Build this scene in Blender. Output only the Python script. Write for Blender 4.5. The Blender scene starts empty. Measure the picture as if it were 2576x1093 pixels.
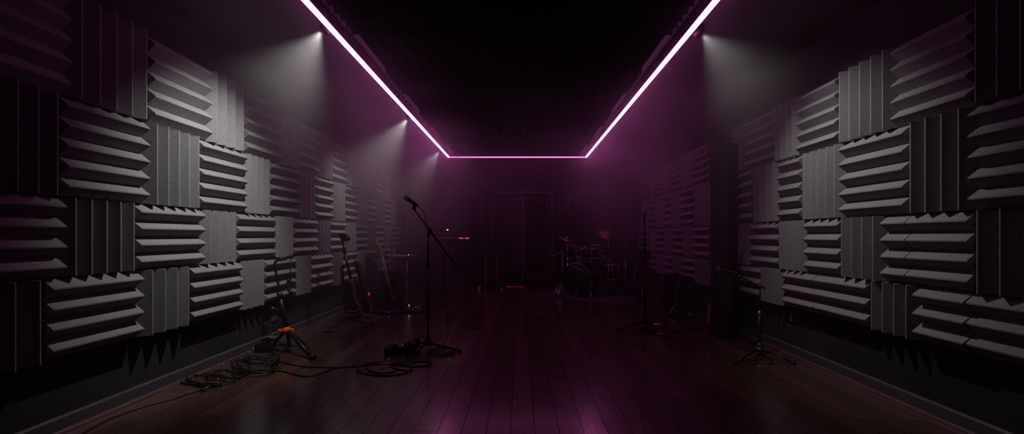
import bpy, bmesh, math, random
from mathutils import Vector, Matrix
random.seed(7)
C = bpy.context.scene
COL = C.collection
PI = math.pi
CAMH, F, VX, VY = 1.15, 1078.0, 1310.0, 594.0

def at(px, py, Y):                 # point of the room seen at a place in the photograph, at depth Y
    return Vector(((px-VX)/F*Y, Y, CAMH-(py-VY)/F*Y))
def fl(px, py, z=0.0):             # point on the floor (or at height z)
    Y = (CAMH-z)*F/(py-VY)
    return Vector(((px-VX)/F*Y, Y, z))

# ------------------------------------------------------------------ materials
def mat(name, col=(.5,.5,.5), rough=.6, metal=0.0, emit=None, estr=0.0, spec=.5, sheen=0):
    m = bpy.data.materials.new(name); m.use_nodes = True
    b = m.node_tree.nodes['Principled BSDF']
    b.inputs['Base Color'].default_value = (*col, 1)
    b.inputs['Roughness'].default_value = rough
    b.inputs['Metallic'].default_value = metal
    b.inputs['Specular IOR Level'].default_value = spec
    if emit:
        b.inputs['Emission Color'].default_value = (*emit, 1)
        b.inputs['Emission Strength'].default_value = estr
    return m
def N(m, t, **kw):
    n = m.node_tree.nodes.new(t)
    for k, v in kw.items():
        if k.startswith('_'): setattr(n, k[1:], v)
        else: n.inputs[k].default_value = v
    return n
def L(m, a, b): m.node_tree.links.new(a, b)
def bump_noise(m, scale, strength, dist=.01, detail=2, coord='Object'):
    t = N(m, 'ShaderNodeTexCoord'); n = N(m, 'ShaderNodeTexNoise', Scale=scale, Detail=detail)
    b = N(m, 'ShaderNodeBump', Strength=strength, Distance=dist)
    L(m, t.outputs[coord], n.inputs['Vector']); L(m, n.outputs['Fac'], b.inputs['Height'])
    L(m, b.outputs['Normal'], m.node_tree.nodes['Principled BSDF'].inputs['Normal'])
    return n
def vary(m, c1, c2, scale, detail=4, stretch=(1,1,1)):
    t = N(m, 'ShaderNodeTexCoord'); mp = N(m, 'ShaderNodeMapping'); mp.inputs['Scale'].default_value = stretch
    n = N(m, 'ShaderNodeTexNoise', Scale=scale, Detail=detail); r = N(m, 'ShaderNodeValToRGB')
    r.color_ramp.elements[0].position = .3; r.color_ramp.elements[1].position = .7
    r.color_ramp.elements[0].color = (*c1, 1); r.color_ramp.elements[1].color = (*c2, 1)
    L(m, t.outputs['Object'], mp.inputs['Vector']); L(m, mp.outputs['Vector'], n.inputs['Vector'])
    L(m, n.outputs['Fac'], r.inputs['Fac']); L(m, r.outputs['Color'], m.node_tree.nodes['Principled BSDF'].inputs['Base Color'])
    return r

M = {}
def foam_mat():
    m = mat('grey acoustic foam', (.1,.1,.1), .95, spec=.12)
    b = m.node_tree.nodes['Principled BSDF']
    g = N(m, 'ShaderNodeNewGeometry')
    n = N(m, 'ShaderNodeTexNoise', Scale=260.0, Detail=2.0)
    r = N(m, 'ShaderNodeValToRGB')
    r.color_ramp.elements[0].position = .3; r.color_ramp.elements[0].color = (.125,.135,.140,1)
    r.color_ramp.elements[1].position = .75; r.color_ramp.elements[1].color = (.32,.33,.335,1)
    v = N(m, 'ShaderNodeTexVoronoi', Scale=120.0)              # pale flecks in the foam
    th = N(m, 'ShaderNodeMath', _operation='LESS_THAN'); th.inputs[1].default_value = .17
    pick = N(m, 'ShaderNodeMath', _operation='GREATER_THAN'); pick.inputs[1].default_value = .86
    sep = N(m, 'ShaderNodeSeparateColor'); mul = N(m, 'ShaderNodeMath', _operation='MULTIPLY')
    mx = N(m, 'ShaderNodeMix', _data_type='RGBA'); mx.inputs[7].default_value = (.85,.82,.78,1)
    for q in (n, v): L(m, g.outputs['Position'], q.inputs['Vector'])
    L(m, n.outputs['Fac'], r.inputs['Fac']); L(m, v.outputs['Distance'], th.inputs[0])
    L(m, v.outputs['Color'], sep.inputs[0]); L(m, sep.outputs[0], pick.inputs[0])
    L(m, th.outputs[0], mul.inputs[0]); L(m, pick.outputs[0], mul.inputs[1]); L(m, mul.outputs[0], mx.inputs[0])
    L(m, r.outputs['Color'], mx.inputs[6]); L(m, mx.outputs[2], b.inputs['Base Color'])
    bp = N(m, 'ShaderNodeBump', Strength=.5, Distance=.004); L(m, n.outputs['Fac'], bp.inputs['Height'])
    L(m, bp.outputs['Normal'], b.inputs['Normal'])
    return m
M['foam'] = foam_mat()
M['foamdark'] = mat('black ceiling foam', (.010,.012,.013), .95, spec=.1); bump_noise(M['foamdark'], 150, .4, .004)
M['trap'] = mat('dark felt column', (.035,.034,.037), .9, spec=.1); bump_noise(M['trap'], 120, .3, .003)
M['wall'] = mat('charcoal wall paint', (.025,.027,.03), .8, spec=.15); vary(M['wall'], (.018,.021,.024), (.032,.035,.038), 2.2); bump_noise(M['wall'], 90, .1, .003)
M['ceil'] = mat('charcoal ceiling paint', (.07,.07,.075), .8, spec=.2); bump_noise(M['ceil'], 60, .1, .003)
M['ceilin'] = mat('black ceiling recess', (.01,.01,.011), .9, spec=.1); bump_noise(M['ceilin'], 60, .1, .003)
M['skirt'] = mat('dark skirting paint', (.06,.064,.07), .35, spec=.4); bump_noise(M['skirt'], 40, .05, .002)
M['shoe'] = mat('dark red wood shoe moulding', (.16,.07,.055), .4); vary(M['shoe'], (.07,.036,.036), (.12,.062,.06), 6, stretch=(6,.6,6))
M['pblack'] = mat('black plastic', (.012,.012,.013), .45); bump_noise(M['pblack'], 200, .1, .001)
M['bmetal'] = mat('black painted steel', (.014,.014,.016), .35, .3); bump_noise(M['bmetal'], 120, .05, .001)
M['rubber'] = mat('black rubber', (.012,.012,.012), .6); bump_noise(M['rubber'], 200, .1, .001)
M['cable'] = mat('black cable sheath', (.011,.011,.012), .42); bump_noise(M['cable'], 300, .1, .001)
M['greycable'] = mat('grey cable sheath', (.06,.06,.065), .4); bump_noise(M['greycable'], 300, .1, .001)
M['chrome'] = mat('chrome', (.8,.78,.8), .09, 1.0); bump_noise(M['chrome'], 8, .03, .002)
M['steel'] = mat('brushed steel', (.45,.45,.46), .35, 1.0); bump_noise(M['steel'], 60, .1, .001)
M['orange'] = mat('orange plastic', (.85,.16,.02), .45); bump_noise(M['orange'], 60, .1, .001)
M['maple'] = mat('orange maple neck', (.55,.2,.07), .35); vary(M['maple'], (.5,.17,.05), (.7,.27,.1), 8, stretch=(8,8,1))
M['lacquer'] = mat('black lacquer', (.01,.009,.011), .12, spec=.6); bump_noise(M['lacquer'], 5, .02, .002)
M['fabric'] = mat('black nylon fabric', (.014,.013,.014), .8, spec=.3); bump_noise(M['fabric'], 350, .5, .002)
M['brownbag'] = mat('brown canvas fabric', (.055,.032,.022), .85, spec=.3); bump_noise(M['brownbag'], 350, .5, .002)
M['piping'] = mat('pale piping', (.35,.33,.34), .5); bump_noise(M['piping'], 100, .1, .001)
M['tolex'] = mat('black amplifier covering', (.012,.012,.013), .6); bump_noise(M['tolex'], 250, .6, .002)
M['grille'] = mat('dark grille cloth', (.02,.018,.02), .9)
t = N(M['grille'], 'ShaderNodeTexCoord'); w = N(M['grille'], 'ShaderNodeTexWave', Scale=60.0); bb = N(M['grille'], 'ShaderNodeBump', Strength=.5, Distance=.002)
L(M['grille'], t.outputs['Object'], w.inputs['Vector']); L(M['grille'], w.outputs['Fac'], bb.inputs['Height']); L(M['grille'], bb.outputs['Normal'], M['grille'].node_tree.nodes['Principled BSDF'].inputs['Normal'])
M['rug'] = mat('dark grey rug', (.10,.095,.105), .95, spec=.1); bump_noise(M['rug'], 220, .8, .006); vary(M['rug'], (.09,.085,.095), (.13,.12,.135), 30)
M['curtain'] = mat('dark curtain cloth', (.045,.04,.045), .9, spec=.15); bump_noise(M['curtain'], 220, .3, .003)
M['door'] = mat('dark door paint', (.03,.026,.03), .5); bump_noise(M['door'], 30, .06, .003)
M['doorframe'] = mat('charcoal door casing', (.055,.05,.057), .5); bump_noise(M['doorframe'], 30, .06, .003)
M['stile'] = mat('lighter reddish door edge', (.16,.10,.11), .4); bump_noise(M['stile'], 30, .06, .003)  # door edge in a lighter colour than the leaves
M['dglass'] = mat('dark door glass', (.006,.006,.007), .12, spec=.6); bump_noise(M['dglass'], 3, .02, .002)
M['panelcloth'] = mat('dark panel cloth', (.022,.02,.024), .95, spec=.1); bump_noise(M['panelcloth'], 250, .4, .002)
M['cymbal'] = mat('bronze cymbal', (.30,.17,.11), .4, 1.0)
t = N(M['cymbal'], 'ShaderNodeTexCoord'); w = N(M['cymbal'], 'ShaderNodeTexWave', Scale=40.0, _wave_type='RINGS', _rings_direction='Z'); bb = N(M['cymbal'], 'ShaderNodeBump', Strength=.15, Distance=.001)
L(M['cymbal'], t.outputs['Object'], w.inputs['Vector']); L(M['cymbal'], w.outputs['Fac'], bb.inputs['Height']); L(M['cymbal'], bb.outputs['Normal'], M['cymbal'].node_tree.nodes['Principled BSDF'].inputs['Normal'])
M['head'] = mat('black drum head', (.01,.009,.011), .3); bump_noise(M['head'], 4, .03, .003)
M['redhead'] = mat('worn reddish drum head', (.22,.08,.08), .5); bump_noise(M['redhead'], 20, .05, .001)
M['white'] = mat('white plastic', (.7,.68,.7), .4); bump_noise(M['white'], 50, .05, .001)
M['paper'] = mat('white printed card', (.75,.72,.75), .6); bump_noise(M['paper'], 50, .05, .001)
M['olive'] = mat('olive plastic tub', (.13,.12,.06), .5); bump_noise(M['olive'], 50, .05, .001)
M['keys'] = mat('keyboard keys', (.6,.58,.6), .35)
t = N(M['keys'], 'ShaderNodeTexCoord'); w = N(M['keys'], 'ShaderNodeTexWave', Scale=14.0, _bands_direction='X'); rr = N(M['keys'], 'ShaderNodeValToRGB')
rr.color_ramp.elements[0].position = .12; rr.color_ramp.elements[0].color = (.02,.02,.02,1); rr.color_ramp.elements[1].position = .2; rr.color_ramp.elements[1].color = (.6,.58,.6,1)
L(M['keys'], t.outputs['Object'], w.inputs['Vector']); L(M['keys'], w.outputs['Fac'], rr.inputs['Fac']); L(M['keys'], rr.outputs['Color'], M['keys'].node_tree.nodes['Principled BSDF'].inputs['Base Color'])
def glow(name, col, s): return mat(name, (.02,.02,.02), .4, emit=col, estr=s)
NEON = (1.0, .19, .67)
M['neon'] = glow('magenta light strip', NEON, 10.0)
M['neonback'] = glow('magenta light strip far run', NEON, 3.2)
M['lens'] = glow('white lamp lens', (1.0,.96,.93), 3.0)
M['ledyellow'] = glow('yellow indicator', (1,.6,.08), 3)
M['ledred'] = glow('red pilot lamp', (1,.05,.08), .35)
M['ledblue'] = glow('blue indicator', (.08,.2,1), .6)
M['ledwhite'] = glow('white indicator', (1,.8,.7), 2.5)
M['bulb'] = glow('warm lamp bulb', (1,.75,.45), 6)
M['screen'] = glow('pink lit display', (1,.16,.5), .42)
M['leak'] = glow('light under the door', (1,.12,.09), .06)

def floor_mat():
    m = mat('dark hardwood planks', (.05,.03,.02), .3, spec=.6)
    b = m.node_tree.nodes['Principled BSDF']
    b.inputs['Coat Weight'].default_value = .9; b.inputs['Coat IOR'].default_value = 1.85; b.inputs['Coat Roughness'].default_value = .16
    g = N(m, 'ShaderNodeNewGeometry'); s = N(m, 'ShaderNodeSeparateXYZ'); L(m, g.outputs['Position'], s.inputs[0])
    def mth(op, a, c=None):
        n = N(m, 'ShaderNodeMath', _operation=op)
        for i, v in enumerate((a, c)):
            if v is None: continue
            if isinstance(v, (int, float)): n.inputs[i].default_value = v
            else: L(m, v, n.inputs[i])
        return n.outputs[0]
    PW, PL = .143, 1.35
    u = mth('DIVIDE', mth('ADD', s.outputs[0], .06), PW); cu = mth('FLOOR', u); fu = mth('FRACT', u)
    wn = N(m, 'ShaderNodeTexWhiteNoise', _noise_dimensions='1D'); L(m, cu, wn.inputs['W'])
    v = mth('ADD', mth('DIVIDE', s.outputs[1], PL), mth('MULTIPLY', wn.outputs['Value'], 7.3)); cv = mth('FLOOR', v); fv = mth('FRACT', v)
    cb = N(m, 'ShaderNodeCombineXYZ'); L(m, cu, cb.inputs[0]); L(m, cv, cb.inputs[1])
    w2 = N(m, 'ShaderNodeTexWhiteNoise', _noise_dimensions='3D'); L(m, cb.outputs[0], w2.inputs['Vector'])
    # wood grain: stretched noise shifted per plank
    off = N(m, 'ShaderNodeVectorMath', _operation='SCALE'); off.inputs['Scale'].default_value = 11.0; L(m, w2.outputs['Color'], off.inputs[0])
    ad = N(m, 'ShaderNodeVectorMath', _operation='ADD'); L(m, g.outputs['Position'], ad.inputs[0]); L(m, off.outputs[0], ad.inputs[1])
    mp = N(m, 'ShaderNodeMapping'); mp.inputs['Scale'].default_value = (9, .9, 1); L(m, ad.outputs[0], mp.inputs['Vector'])
    n1 = N(m, 'ShaderNodeTexNoise', Scale=2.2, Detail=6.0, Distortion=1.6); L(m, mp.outputs[0], n1.inputs['Vector'])
    wv = N(m, 'ShaderNodeMath', _operation='SINE'); L(m, mth('MULTIPLY', n1.outputs['Fac'], 60.0), wv.inputs[0])
    mp2 = N(m, 'ShaderNodeMapping'); mp2.inputs['Scale'].default_value = (90, 3, 1); L(m, ad.outputs[0], mp2.inputs['Vector'])
    n2 = N(m, 'ShaderNodeTexNoise', Scale=1.5, Detail=3.0); L(m, mp2.outputs[0], n2.inputs['Vector'])
    r = N(m, 'ShaderNodeValToRGB'); r.color_ramp.elements[0].position = 0; r.color_ramp.elements[0].color = (.074,.040,.030,1)
    r.color_ramp.elements[1].position = 1; r.color_ramp.elements[1].color = (.150,.080,.055,1)
    e = r.color_ramp.elements.new(.55); e.color = (.105,.057,.041,1)
    L(m, w2.outputs['Value'], r.inputs['Fac'])
    grain = mth('ADD', mth('ADD', mth('MULTIPLY', wv.outputs[0], .10), mth('MULTIPLY', n2.outputs['Fac'], .6)), .62)
    # seams
    dx = mth('MINIMUM', fu, mth('SUBTRACT', 1.0, fu)); dy = mth('MINIMUM', fv, mth('SUBTRACT', 1.0, fv))
    sx = mth('GREATER_THAN', dx, .014); sy = mth('GREATER_THAN', dy, .0016); seam = mth('MULTIPLY', sx, sy)
    k = mth('MULTIPLY', grain, mth('ADD', mth('MULTIPLY', seam, .85), .15))
    sc = N(m, 'ShaderNodeVectorMath', _operation='SCALE'); L(m, r.outputs['Color'], sc.inputs[0]); L(m, k, sc.inputs['Scale'])
    L(m, sc.outputs[0], b.inputs['Base Color'])
    n3 = N(m, 'ShaderNodeTexNoise', Scale=1.3, Detail=3.0); L(m, g.outputs['Position'], n3.inputs['Vector'])
    ro = mth('ADD', mth('ADD', mth('MULTIPLY', w2.outputs['Value'], .12), .15), mth('MULTIPLY', n2.outputs['Fac'], .06))
    L(m, mth('ADD', mth('MULTIPLY', seam, .7), .3), b.inputs['Coat Weight']); L(m, mth('MULTIPLY', seam, .6), b.inputs['Specular IOR Level'])
    L(m, ro, b.inputs['Roughness']); L(m, mth('ADD', mth('MULTIPLY', n2.outputs['Fac'], .10), .10), b.inputs['Coat Roughness'])
    h = mth('ADD', mth('ADD', mth('MULTIPLY', n2.outputs['Fac'], .12), mth('MULTIPLY', wv.outputs[0], .06)), seam)
    bp = N(m, 'ShaderNodeBump', Strength=.35, Distance=.0016); L(m, h, bp.inputs['Height']); L(m, bp.outputs[0], b.inputs['Normal']); L(m, bp.outputs[0], b.inputs['Coat Normal'])
    return m
M['floor'] = floor_mat()

# ------------------------------------------------------------------ mesh builder
def catmull(pts, n=8, closed=False):
    pts = [Vector(p) for p in pts]; out = []
    m = len(pts)
    rng = range(m if closed else m-1)
    for i in rng:
        p1, p2 = pts[i], pts[(i+1) % m]
        p0 = pts[(i-1) % m] if (closed or i > 0) else p1
        p3 = pts[(i+2) % m] if (closed or i+2 < m) else p2
        for k in range(n):
            t = k/n
            out.append(.5*((2*p1)+(-p0+p2)*t+(2*p0-5*p1+4*p2-p3)*t*t+(-p0+3*p1-3*p2+p3)*t**3))
    if not closed: out.append(pts[-1])
    return out
class MB:
    def __init__(s): s.v = []; s.f = []; s.sm = []
    def add(s, vs, fs, smooth=False):
        b = len(s.v); s.v += [Vector(p) for p in vs]; s.f += [tuple(b+i for i in f) for f in fs]; s.sm += [smooth]*len(fs); return s
    def box(s, c, d, R=None, bev=0):
        c = Vector(c); x, y, z = d[0]/2, d[1]/2, d[2]/2
        bm = bmesh.new(); bmesh.ops.create_cube(bm, size=1)
        for v in bm.verts: v.co = Vector((v.co.x*d[0], v.co.y*d[1], v.co.z*d[2]))
        if bev: bmesh.ops.bevel(bm, geom=bm.edges[:], offset=bev, segments=2, affect='EDGES', profile=.6)
        bm.verts.index_update()
        vs = [(c + (R @ v.co if R else v.co)) for v in bm.verts]; fs = [[v.index for v in f.verts] for f in bm.faces]; bm.free()
        return s.add(vs, fs)
    def cyl(s, a, b, r1, r2=None, n=16, cap=True):
        a, b = Vector(a), Vector(b); r2 = r1 if r2 is None else r2
        d = (b-a).normalized(); u = d.orthogonal().normalized(); w = d.cross(u)
        vs = []
        for p, r in ((a, r1), (b, r2)):
            for i in range(n):
                t = 2*PI*i/n; vs.append(p + (u*math.cos(t)+w*math.sin(t))*r)
        fs = [(i, (i+1) % n, n+(i+1) % n, n+i) for i in range(n)]
        s.add(vs, fs, True)
        if cap: s.add(vs, [tuple(range(n))[::-1], tuple(range(n, 2*n))])
        return s
    def tube(s, pts, r, n=8, closed=False):
        pts = [Vector(p) for p in pts]; m = len(pts); vs = []; u = None
        for i, p in enumerate(pts):
            if closed: d = pts[(i+1) % m]-pts[i-1]
            else: d = pts[min(i+1, m-1)]-pts[max(i-1, 0)]
            if d.length < 1e-7: d = Vector((0, 0, 1))
            d.normalize()
            u = d.orthogonal().normalized() if u is None else (u-d*u.dot(d)).normalized()
            w = d.cross(u); rr = r[i] if isinstance(r, (list, tuple)) else r
            for k in range(n):
                t = 2*PI*k/n; vs.append(p+(u*math.cos(t)+w*math.sin(t))*rr)
        fs = []
        for i in range(m if closed else m-1):
            j = (i+1) % m
            for k in range(n): fs.append((i*n+k, i*n+(k+1) % n, j*n+(k+1) % n, j*n+k))
        s.add(vs, fs, True)
        if not closed: s.add(vs, [tuple(range(n))[::-1], tuple(range((m-1)*n, m*n))])
        return s
    def lathe(s, prof, c=(0,0,0), axis=(0,0,1), n=32):       # prof: (radius, height)
        c = Vector(c); d = Vector(axis).normalized(); u = d.orthogonal().normalized(); w = d.cross(u); vs = []
        for r, h in prof:
            for k in range(n):
                t = 2*PI*k/n; vs.append(c+d*h+(u*math.cos(t)+w*math.sin(t))*max(r, 1e-5))
        fs = [(i*n+k, i*n+(k+1) % n, (i+1)*n+(k+1) % n, (i+1)*n+k) for i in range(len(prof)-1) for k in range(n)]
        return s.add(vs, fs, True)
    def ball(s, c, r, sc=(1,1,1), n=16):
        prof = [(math.sin(PI*i/10)*r, -math.cos(PI*i/10)*r) for i in range(11)]
        b = MB().lathe(prof, n=n); return s.add([Vector(c)+Vector((v.x*sc[0], v.y*sc[1], v.z*sc[2])) for v in b.v], b.f, True)
    def prism(s, poly, n, bev=0):                               # outline (points in a plane) pushed out along vector n
        poly = [Vector(p) for p in poly]; n = Vector(n); k = len(poly)
        if bev:                                                 # rounded rim
            c = sum(poly, Vector())/k; L_ = n.length; nn = n.normalized()
            rings = [( -bev, 0), (-bev*.3, bev*.4), (0, bev), (0, L_-bev), (-bev*.3, L_-bev*.4), (-bev, L_)]
            vs = []
            for off, h in rings:
                for p in poly: vs.append(p+(p-c).normalized()*off+nn*h)
            fs = [(i*k+j, i*k+(j+1) % k, (i+1)*k+(j+1) % k, (i+1)*k+j) for i in range(5) for j in range(k)]
            s.add(vs, fs, True); s.add(vs, [tuple(range(k))[::-1], tuple(range(5*k, 6*k))]); return s
        vs = poly+[p+n for p in poly]
        return s.add(vs, [tuple(range(k))[::-1], tuple(range(k, 2*k))]+[(i, (i+1) % k, k+(i+1) % k, k+i) for i in range(k)])

def tagp(o, label=None, cat=None, group=None, kind=None):
    for k, v in (('label', label), ('category', cat), ('group', group), ('kind', kind)):
        if v: o[k] = v
    return o
def build(name, mb, m, parent=None, origin=None, label=None, cat=None, group=None, kind=None):
    root = parent
    while root is not None and root.parent: root = root.parent
    if origin is None:
        if parent is None:
            lo = [min(v[i] for v in mb.v) for i in range(3)]; hi = [max(v[i] for v in mb.v) for i in range(3)]
            origin = Vector(((lo[0]+hi[0])/2, (lo[1]+hi[1])/2, lo[2]))
        else: origin = root['o_'] ; origin = Vector(origin)
    origin = Vector(origin)
    me = bpy.data.meshes.new(name); me.from_pydata([tuple(v-origin) for v in mb.v], [], mb.f)
    me.polygons.foreach_set('use_smooth', mb.sm); me.validate(); me.update()
    bm = bmesh.new(); bm.from_mesh(me); bmesh.ops.remove_doubles(bm, verts=bm.verts, dist=1e-6); bmesh.ops.recalc_face_normals(bm, faces=bm.faces); bm.to_mesh(me); bm.free()
    me.materials.append(M[m]); o = bpy.data.objects.new(name, me); COL.objects.link(o)
    if parent is None: o.location = origin
    else: o.parent = parent
    return tagp(o, label, cat, group, kind)
ROOTS = []
def thing(name, loc, label, cat, group=None):
    o = bpy.data.objects.new(name, None); COL.objects.link(o); o.location = loc; o.empty_display_size = .1
    o['o_'] = tuple(loc); ROOTS.append(o); return tagp(o, label, cat, group)

# ------------------------------------------------------------------ room
XL, XR, XRF, YB, YN, ZC = -2.69, 2.62, 2.53, 9.6, -2.0, 2.87
YSTEP = 5.12
S = dict(kind='structure')
build('floor', MB().box((0, (YB+YN)/2, -.05), (6.2, YB-YN+.4, .1)), 'floor', **S)
build('wall_left', MB().box((XL-.1, (YB+YN)/2, ZC/2), (.2, YB-YN+.4, ZC)), 'wall', **S)
build('wall_right', MB().box((XR+.1, (YSTEP+YN)/2, ZC/2), (.2, YSTEP-YN, ZC)), 'wall', **S)
build('wall_right_far', MB().box((XRF+.15, (YSTEP+YB+.2)/2, ZC/2), (.3, YB+.2-YSTEP, ZC)), 'wall', **S)
build('wall_back', MB().box(((-2.69+.0-.575)/2-.0, YB+.1, ZC/2), (2.115, .2, ZC)).box(((.66+XRF)/2, YB+.1, ZC/2), (XRF-.66, .2, ZC)).box((.0425, YB+.1, (2.085+ZC)/2), (1.235, .2, ZC-2.085)), 'wall', **S)
build('wall_near', MB().box((0, YN-.1, ZC/2), (6.2, .2, ZC)), 'wall', **S)
build('ceiling', MB().box((0, (YB+YN)/2, ZC+.06), (6.2, YB-YN+.4, .12)), 'ceil', **S)
# baseboards with a shoe moulding each
def baseboard(side, x, y0, y1, sgn):
    d = .02*sgn
    build('baseboard_'+side, MB().prism([(x, y0, .0), (x-d, y0, 0), (x-d, y0, .088), (x-d*.5, y0, .10), (x, y0, .10)], (0, y1-y0, 0)), 'skirt', **S)
    q = [(x-d, y0, 0)]+[(x-d-.02*sgn*math.cos(a), y0, .022*math.sin(a)) for a in (0, .4, .8, 1.2, PI/2)]
    build('trim_'+side, MB().prism(q, (0, y1-y0, 0)), 'shoe', **S)
baseboard('left', XL, YN, YB, -1); baseboard('right', XR, YN, YSTEP, 1); baseboard('right_far', XRF, YSTEP, YB, 1)
build('baseboard_back', MB().box(((XL-.6)/2, YB-.01, .05), (-.6-XL, .02, .1)).box(((.69+XRF)/2, YB-.01, .05), (XRF-.69, .02, .1)), 'skirt', **S)

# door in the back wall
d = thing('door_1', (.04, YB, 0), None, None); d['kind'] = 'structure'
build('door_casing', MB().box((-.615, YB-.02, 1.085), (.08, .05, 2.17)).box((.70, YB-.02, 1.085), (.08, .05, 2.17)).box((.0425, YB-.02, 2.13), (1.39, .055, .09)), 'doorframe', d)
lf = build('door_leaf', MB().box((-.285, YB+.08, 1.04), (.57, .045, 2.05)).box((-.285, YB+.053, 1.5), (.40, .012, .7)).box((-.285, YB+.053, .55), (.40, .012, .7)), 'door', d)
build('push_bar', MB().cyl(at(1286, 663, YB+.02), at(1306, 663, YB+.02), .014).box(at(1288, 663, YB+.04), (.02, .05, .03)).box(at(1304, 663, YB+.04), (.02, .05, .03)), 'steel', lf)
build('meeting_stile', MB().box((.035, YB+.07, 1.04), (.045, .075, 2.05)), 'stile', d)
rf = build('door_leaf', MB().box((.1, YB+.1, 1.04), (.08, .045, 2.05)).box((.61, YB+.1, 1.04), (.09, .045, 2.05)).box((.355, YB+.1, .2), (.44, .045, .36)).box((.355, YB+.1, 2.0), (.44, .045, .12)), 'door', d)
build('door_glass', MB().box((.355, YB+.1, 1.16), (.44, .012, 1.57)), 'dglass', rf)
build('threshold_light', MB().box((-.15, YB+.055, .008), (.40, .006, .014)), 'leak', d)

# framed cloth panels on the back wall
def back_panel(x0, x1, y0, y1, label):
    a, b = at(x0, y1, YB-.06), at(x1, y0, YB-.06)
    t = thing('absorber_panel', ((a.x+b.x)/2, YB-.03, a.z), label, 'wall panel', 'cloth panels on the back wall')
    cx, cz, w_, h_ = (a.x+b.x)/2, (a.z+b.z)/2, b.x-a.x, b.z-a.z
    build('cloth_front', MB().box((cx, YB-.035, cz), (w_-.05, .05, h_-.05), bev=.01), 'panelcloth', t)
    f = MB()
    for sx in (-1, 1): f.box((cx+sx*(w_/2-.015), YB-.033, cz), (.03, .065, h_))
    for sz in (-1, 1): f.box((cx, YB-.033, cz+sz*(h_/2-.015)), (w_-.06, .065, .03))
    build('panel_frame', f, 'doorframe', t)
back_panel(1118, 1212, 490, 650, 'wide dark cloth panel on the back wall behind the keyboard')
back_panel(1430, 1522, 490, 650, 'wide dark cloth panel on the back wall behind the drum kit')

# curtains
def curtain(x0, x1, y, ztop, label, amp=.035, folds=9):
    pts_f, pts_b = [], []; n = folds*8
    for i in range(n+1):
        u = i/n; ph = u*folds*2*PI
        yy = y+amp*math.sin(ph+.5*math.sin(3*u*PI))*(1+.3*math.sin(7*u))
        pts_f.append((x0+(x1-x0)*u, yy)); 
    mb = MB(); vs = []; rows = [.02, .6, 1.4, 2.1, ztop]
    for k, z in enumerate(rows):
        for i, (px, py) in enumerate(pts_f):
            s = 1-.35*(z/ztop); vs.append((px, y+(py-y)*s, z))
    m_ = n+1; fs = [(r*m_+i, r*m_+i+1, (r+1)*m_+i+1, (r+1)*m_+i) for r in range(len(rows)-1) for i in range(n)]
    vs2 = [(v[0], v[1]+.004, v[2]) for v in vs]; b = len(vs)
    fs2 = [tuple(b+i for i in f[::-1]) for f in fs]
    edge = [i for i in range(m_)] 
    side = [(i, i+1, b+i+1, b+i)[::-1] for i in range(n)]+[((len(rows)-1)*m_+i, (len(rows)-1)*m_+i+1, b+(len(rows)-1)*m_+i+1, b+(len(rows)-1)*m_+i) for i in range(n)]
    mb.add(vs+vs2, fs+fs2+side, True)
    t = thing('curtain', ((x0+x1)/2, y, 0), label, 'curtain', 'curtains on the back wall')
    build('curtain_cloth', mb, 'curtain', t)
    build('curtain_rail', MB().cyl((x0-.03, y, ztop+.012), (x1+.03, y, ztop+.012), .012), 'bmetal', t)
curtain(at(1012,0,YB-.12).x, at(1122,0,YB-.12).x, YB-.13, 2.45, 'dark floor-length pleated curtain at the left end of the back wall, beside the keyboard')
curtain(at(1524,0,YB-.12).x, at(1600,0,YB-.12).x, YB-.13, 2.45, 'dark floor-length pleated curtain at the right end of the back wall, behind the cymbals', folds=7)

# ------------------------------------------------------------------ acoustic foam
def ridges(L_, k, tip, base, flat=.004):
    p = L_/k; pr = []
    for i in range(k):
        pr += [(i*p, base), (i*p+p/2-flat, tip), (i*p+p/2+flat, tip)]
    pr.append((L_, base)); return pr
def foam_tile(x_wall, sgn, y0, y1, z0, z1, kind, k, tip=.105, base=.038, jit=0):
    """sgn +1: foam grows toward +x (left wall), -1: toward -x (right wall)"""
    mb = MB(); X = lambda d_: x_wall+sgn*d_
    if kind == 'H':
        pr = ridges(z1-z0, k, tip, base)
        prof = [(X(0), y0, z0)]+[(X(d_), y0, z0+h) for h, d_ in pr]+[(X(0), y0, z1)]
        mb.prism(prof, (0, y1-y0, 0))
    else:
        pr = ridges(y1-y0, k, tip, base)
        prof = [(X(0), y0, z0)]+[(X(d_), y0+h, z0) for h, d_ in pr]+[(X(0), y1, z0)]
        mb.prism(prof, (0, 0, z1-z0))
    return mb
ORD = ['first','second','third','fourth','fifth','sixth','seventh','eighth','ninth','tenth','eleventh','twelfth','thirteenth','fourteenth','fifteenth','sixteenth']
ROWN = ['top row','second row','third row','bottom row']
def lerp(a, b, t): return a+(b-a)*max(0, min(1, t))
def wall_foam(side, x_wall, sgn, mid, rows, zb, yr, counts, where, gname):
    for r, (start, tiles) in enumerate(rows):
        prev = start
        for i, (kd, end) in enumerate(tiles):
            ya, yb = mid*F/abs(prev-VX), mid*F/abs(end-VX)
            ym = (ya+yb)/2; t = (ym-yr[0])/(yr[1]-yr[0])
            zt = lerp(*zb[r], t)+CAMH; zl = lerp(*zb[r+1], t)+CAMH
            k = counts[r] if kd == 'H' else max(4, min(7, round((yb-ya)/.105)))
            if kd == 'V' and (yb-ya) < .36: k = 4
            tip = .105+random.uniform(-.007, .007); 
            mb = foam_tile(x_wall, sgn, ya+.003, yb-.003, zl+.003, zt-.003, kd, k, tip, .04)
            lab = 'grey foam tile, %s ridges, %s, %s, %s from camera' % ('level' if kd == 'H' else 'upright', where, ROWN[r], ORD[i])
            build('foam_tile', mb, 'foam', origin=(x_wall, ym, zl), label=lab, cat='foam tile', group=gname)
            prev = end
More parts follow.
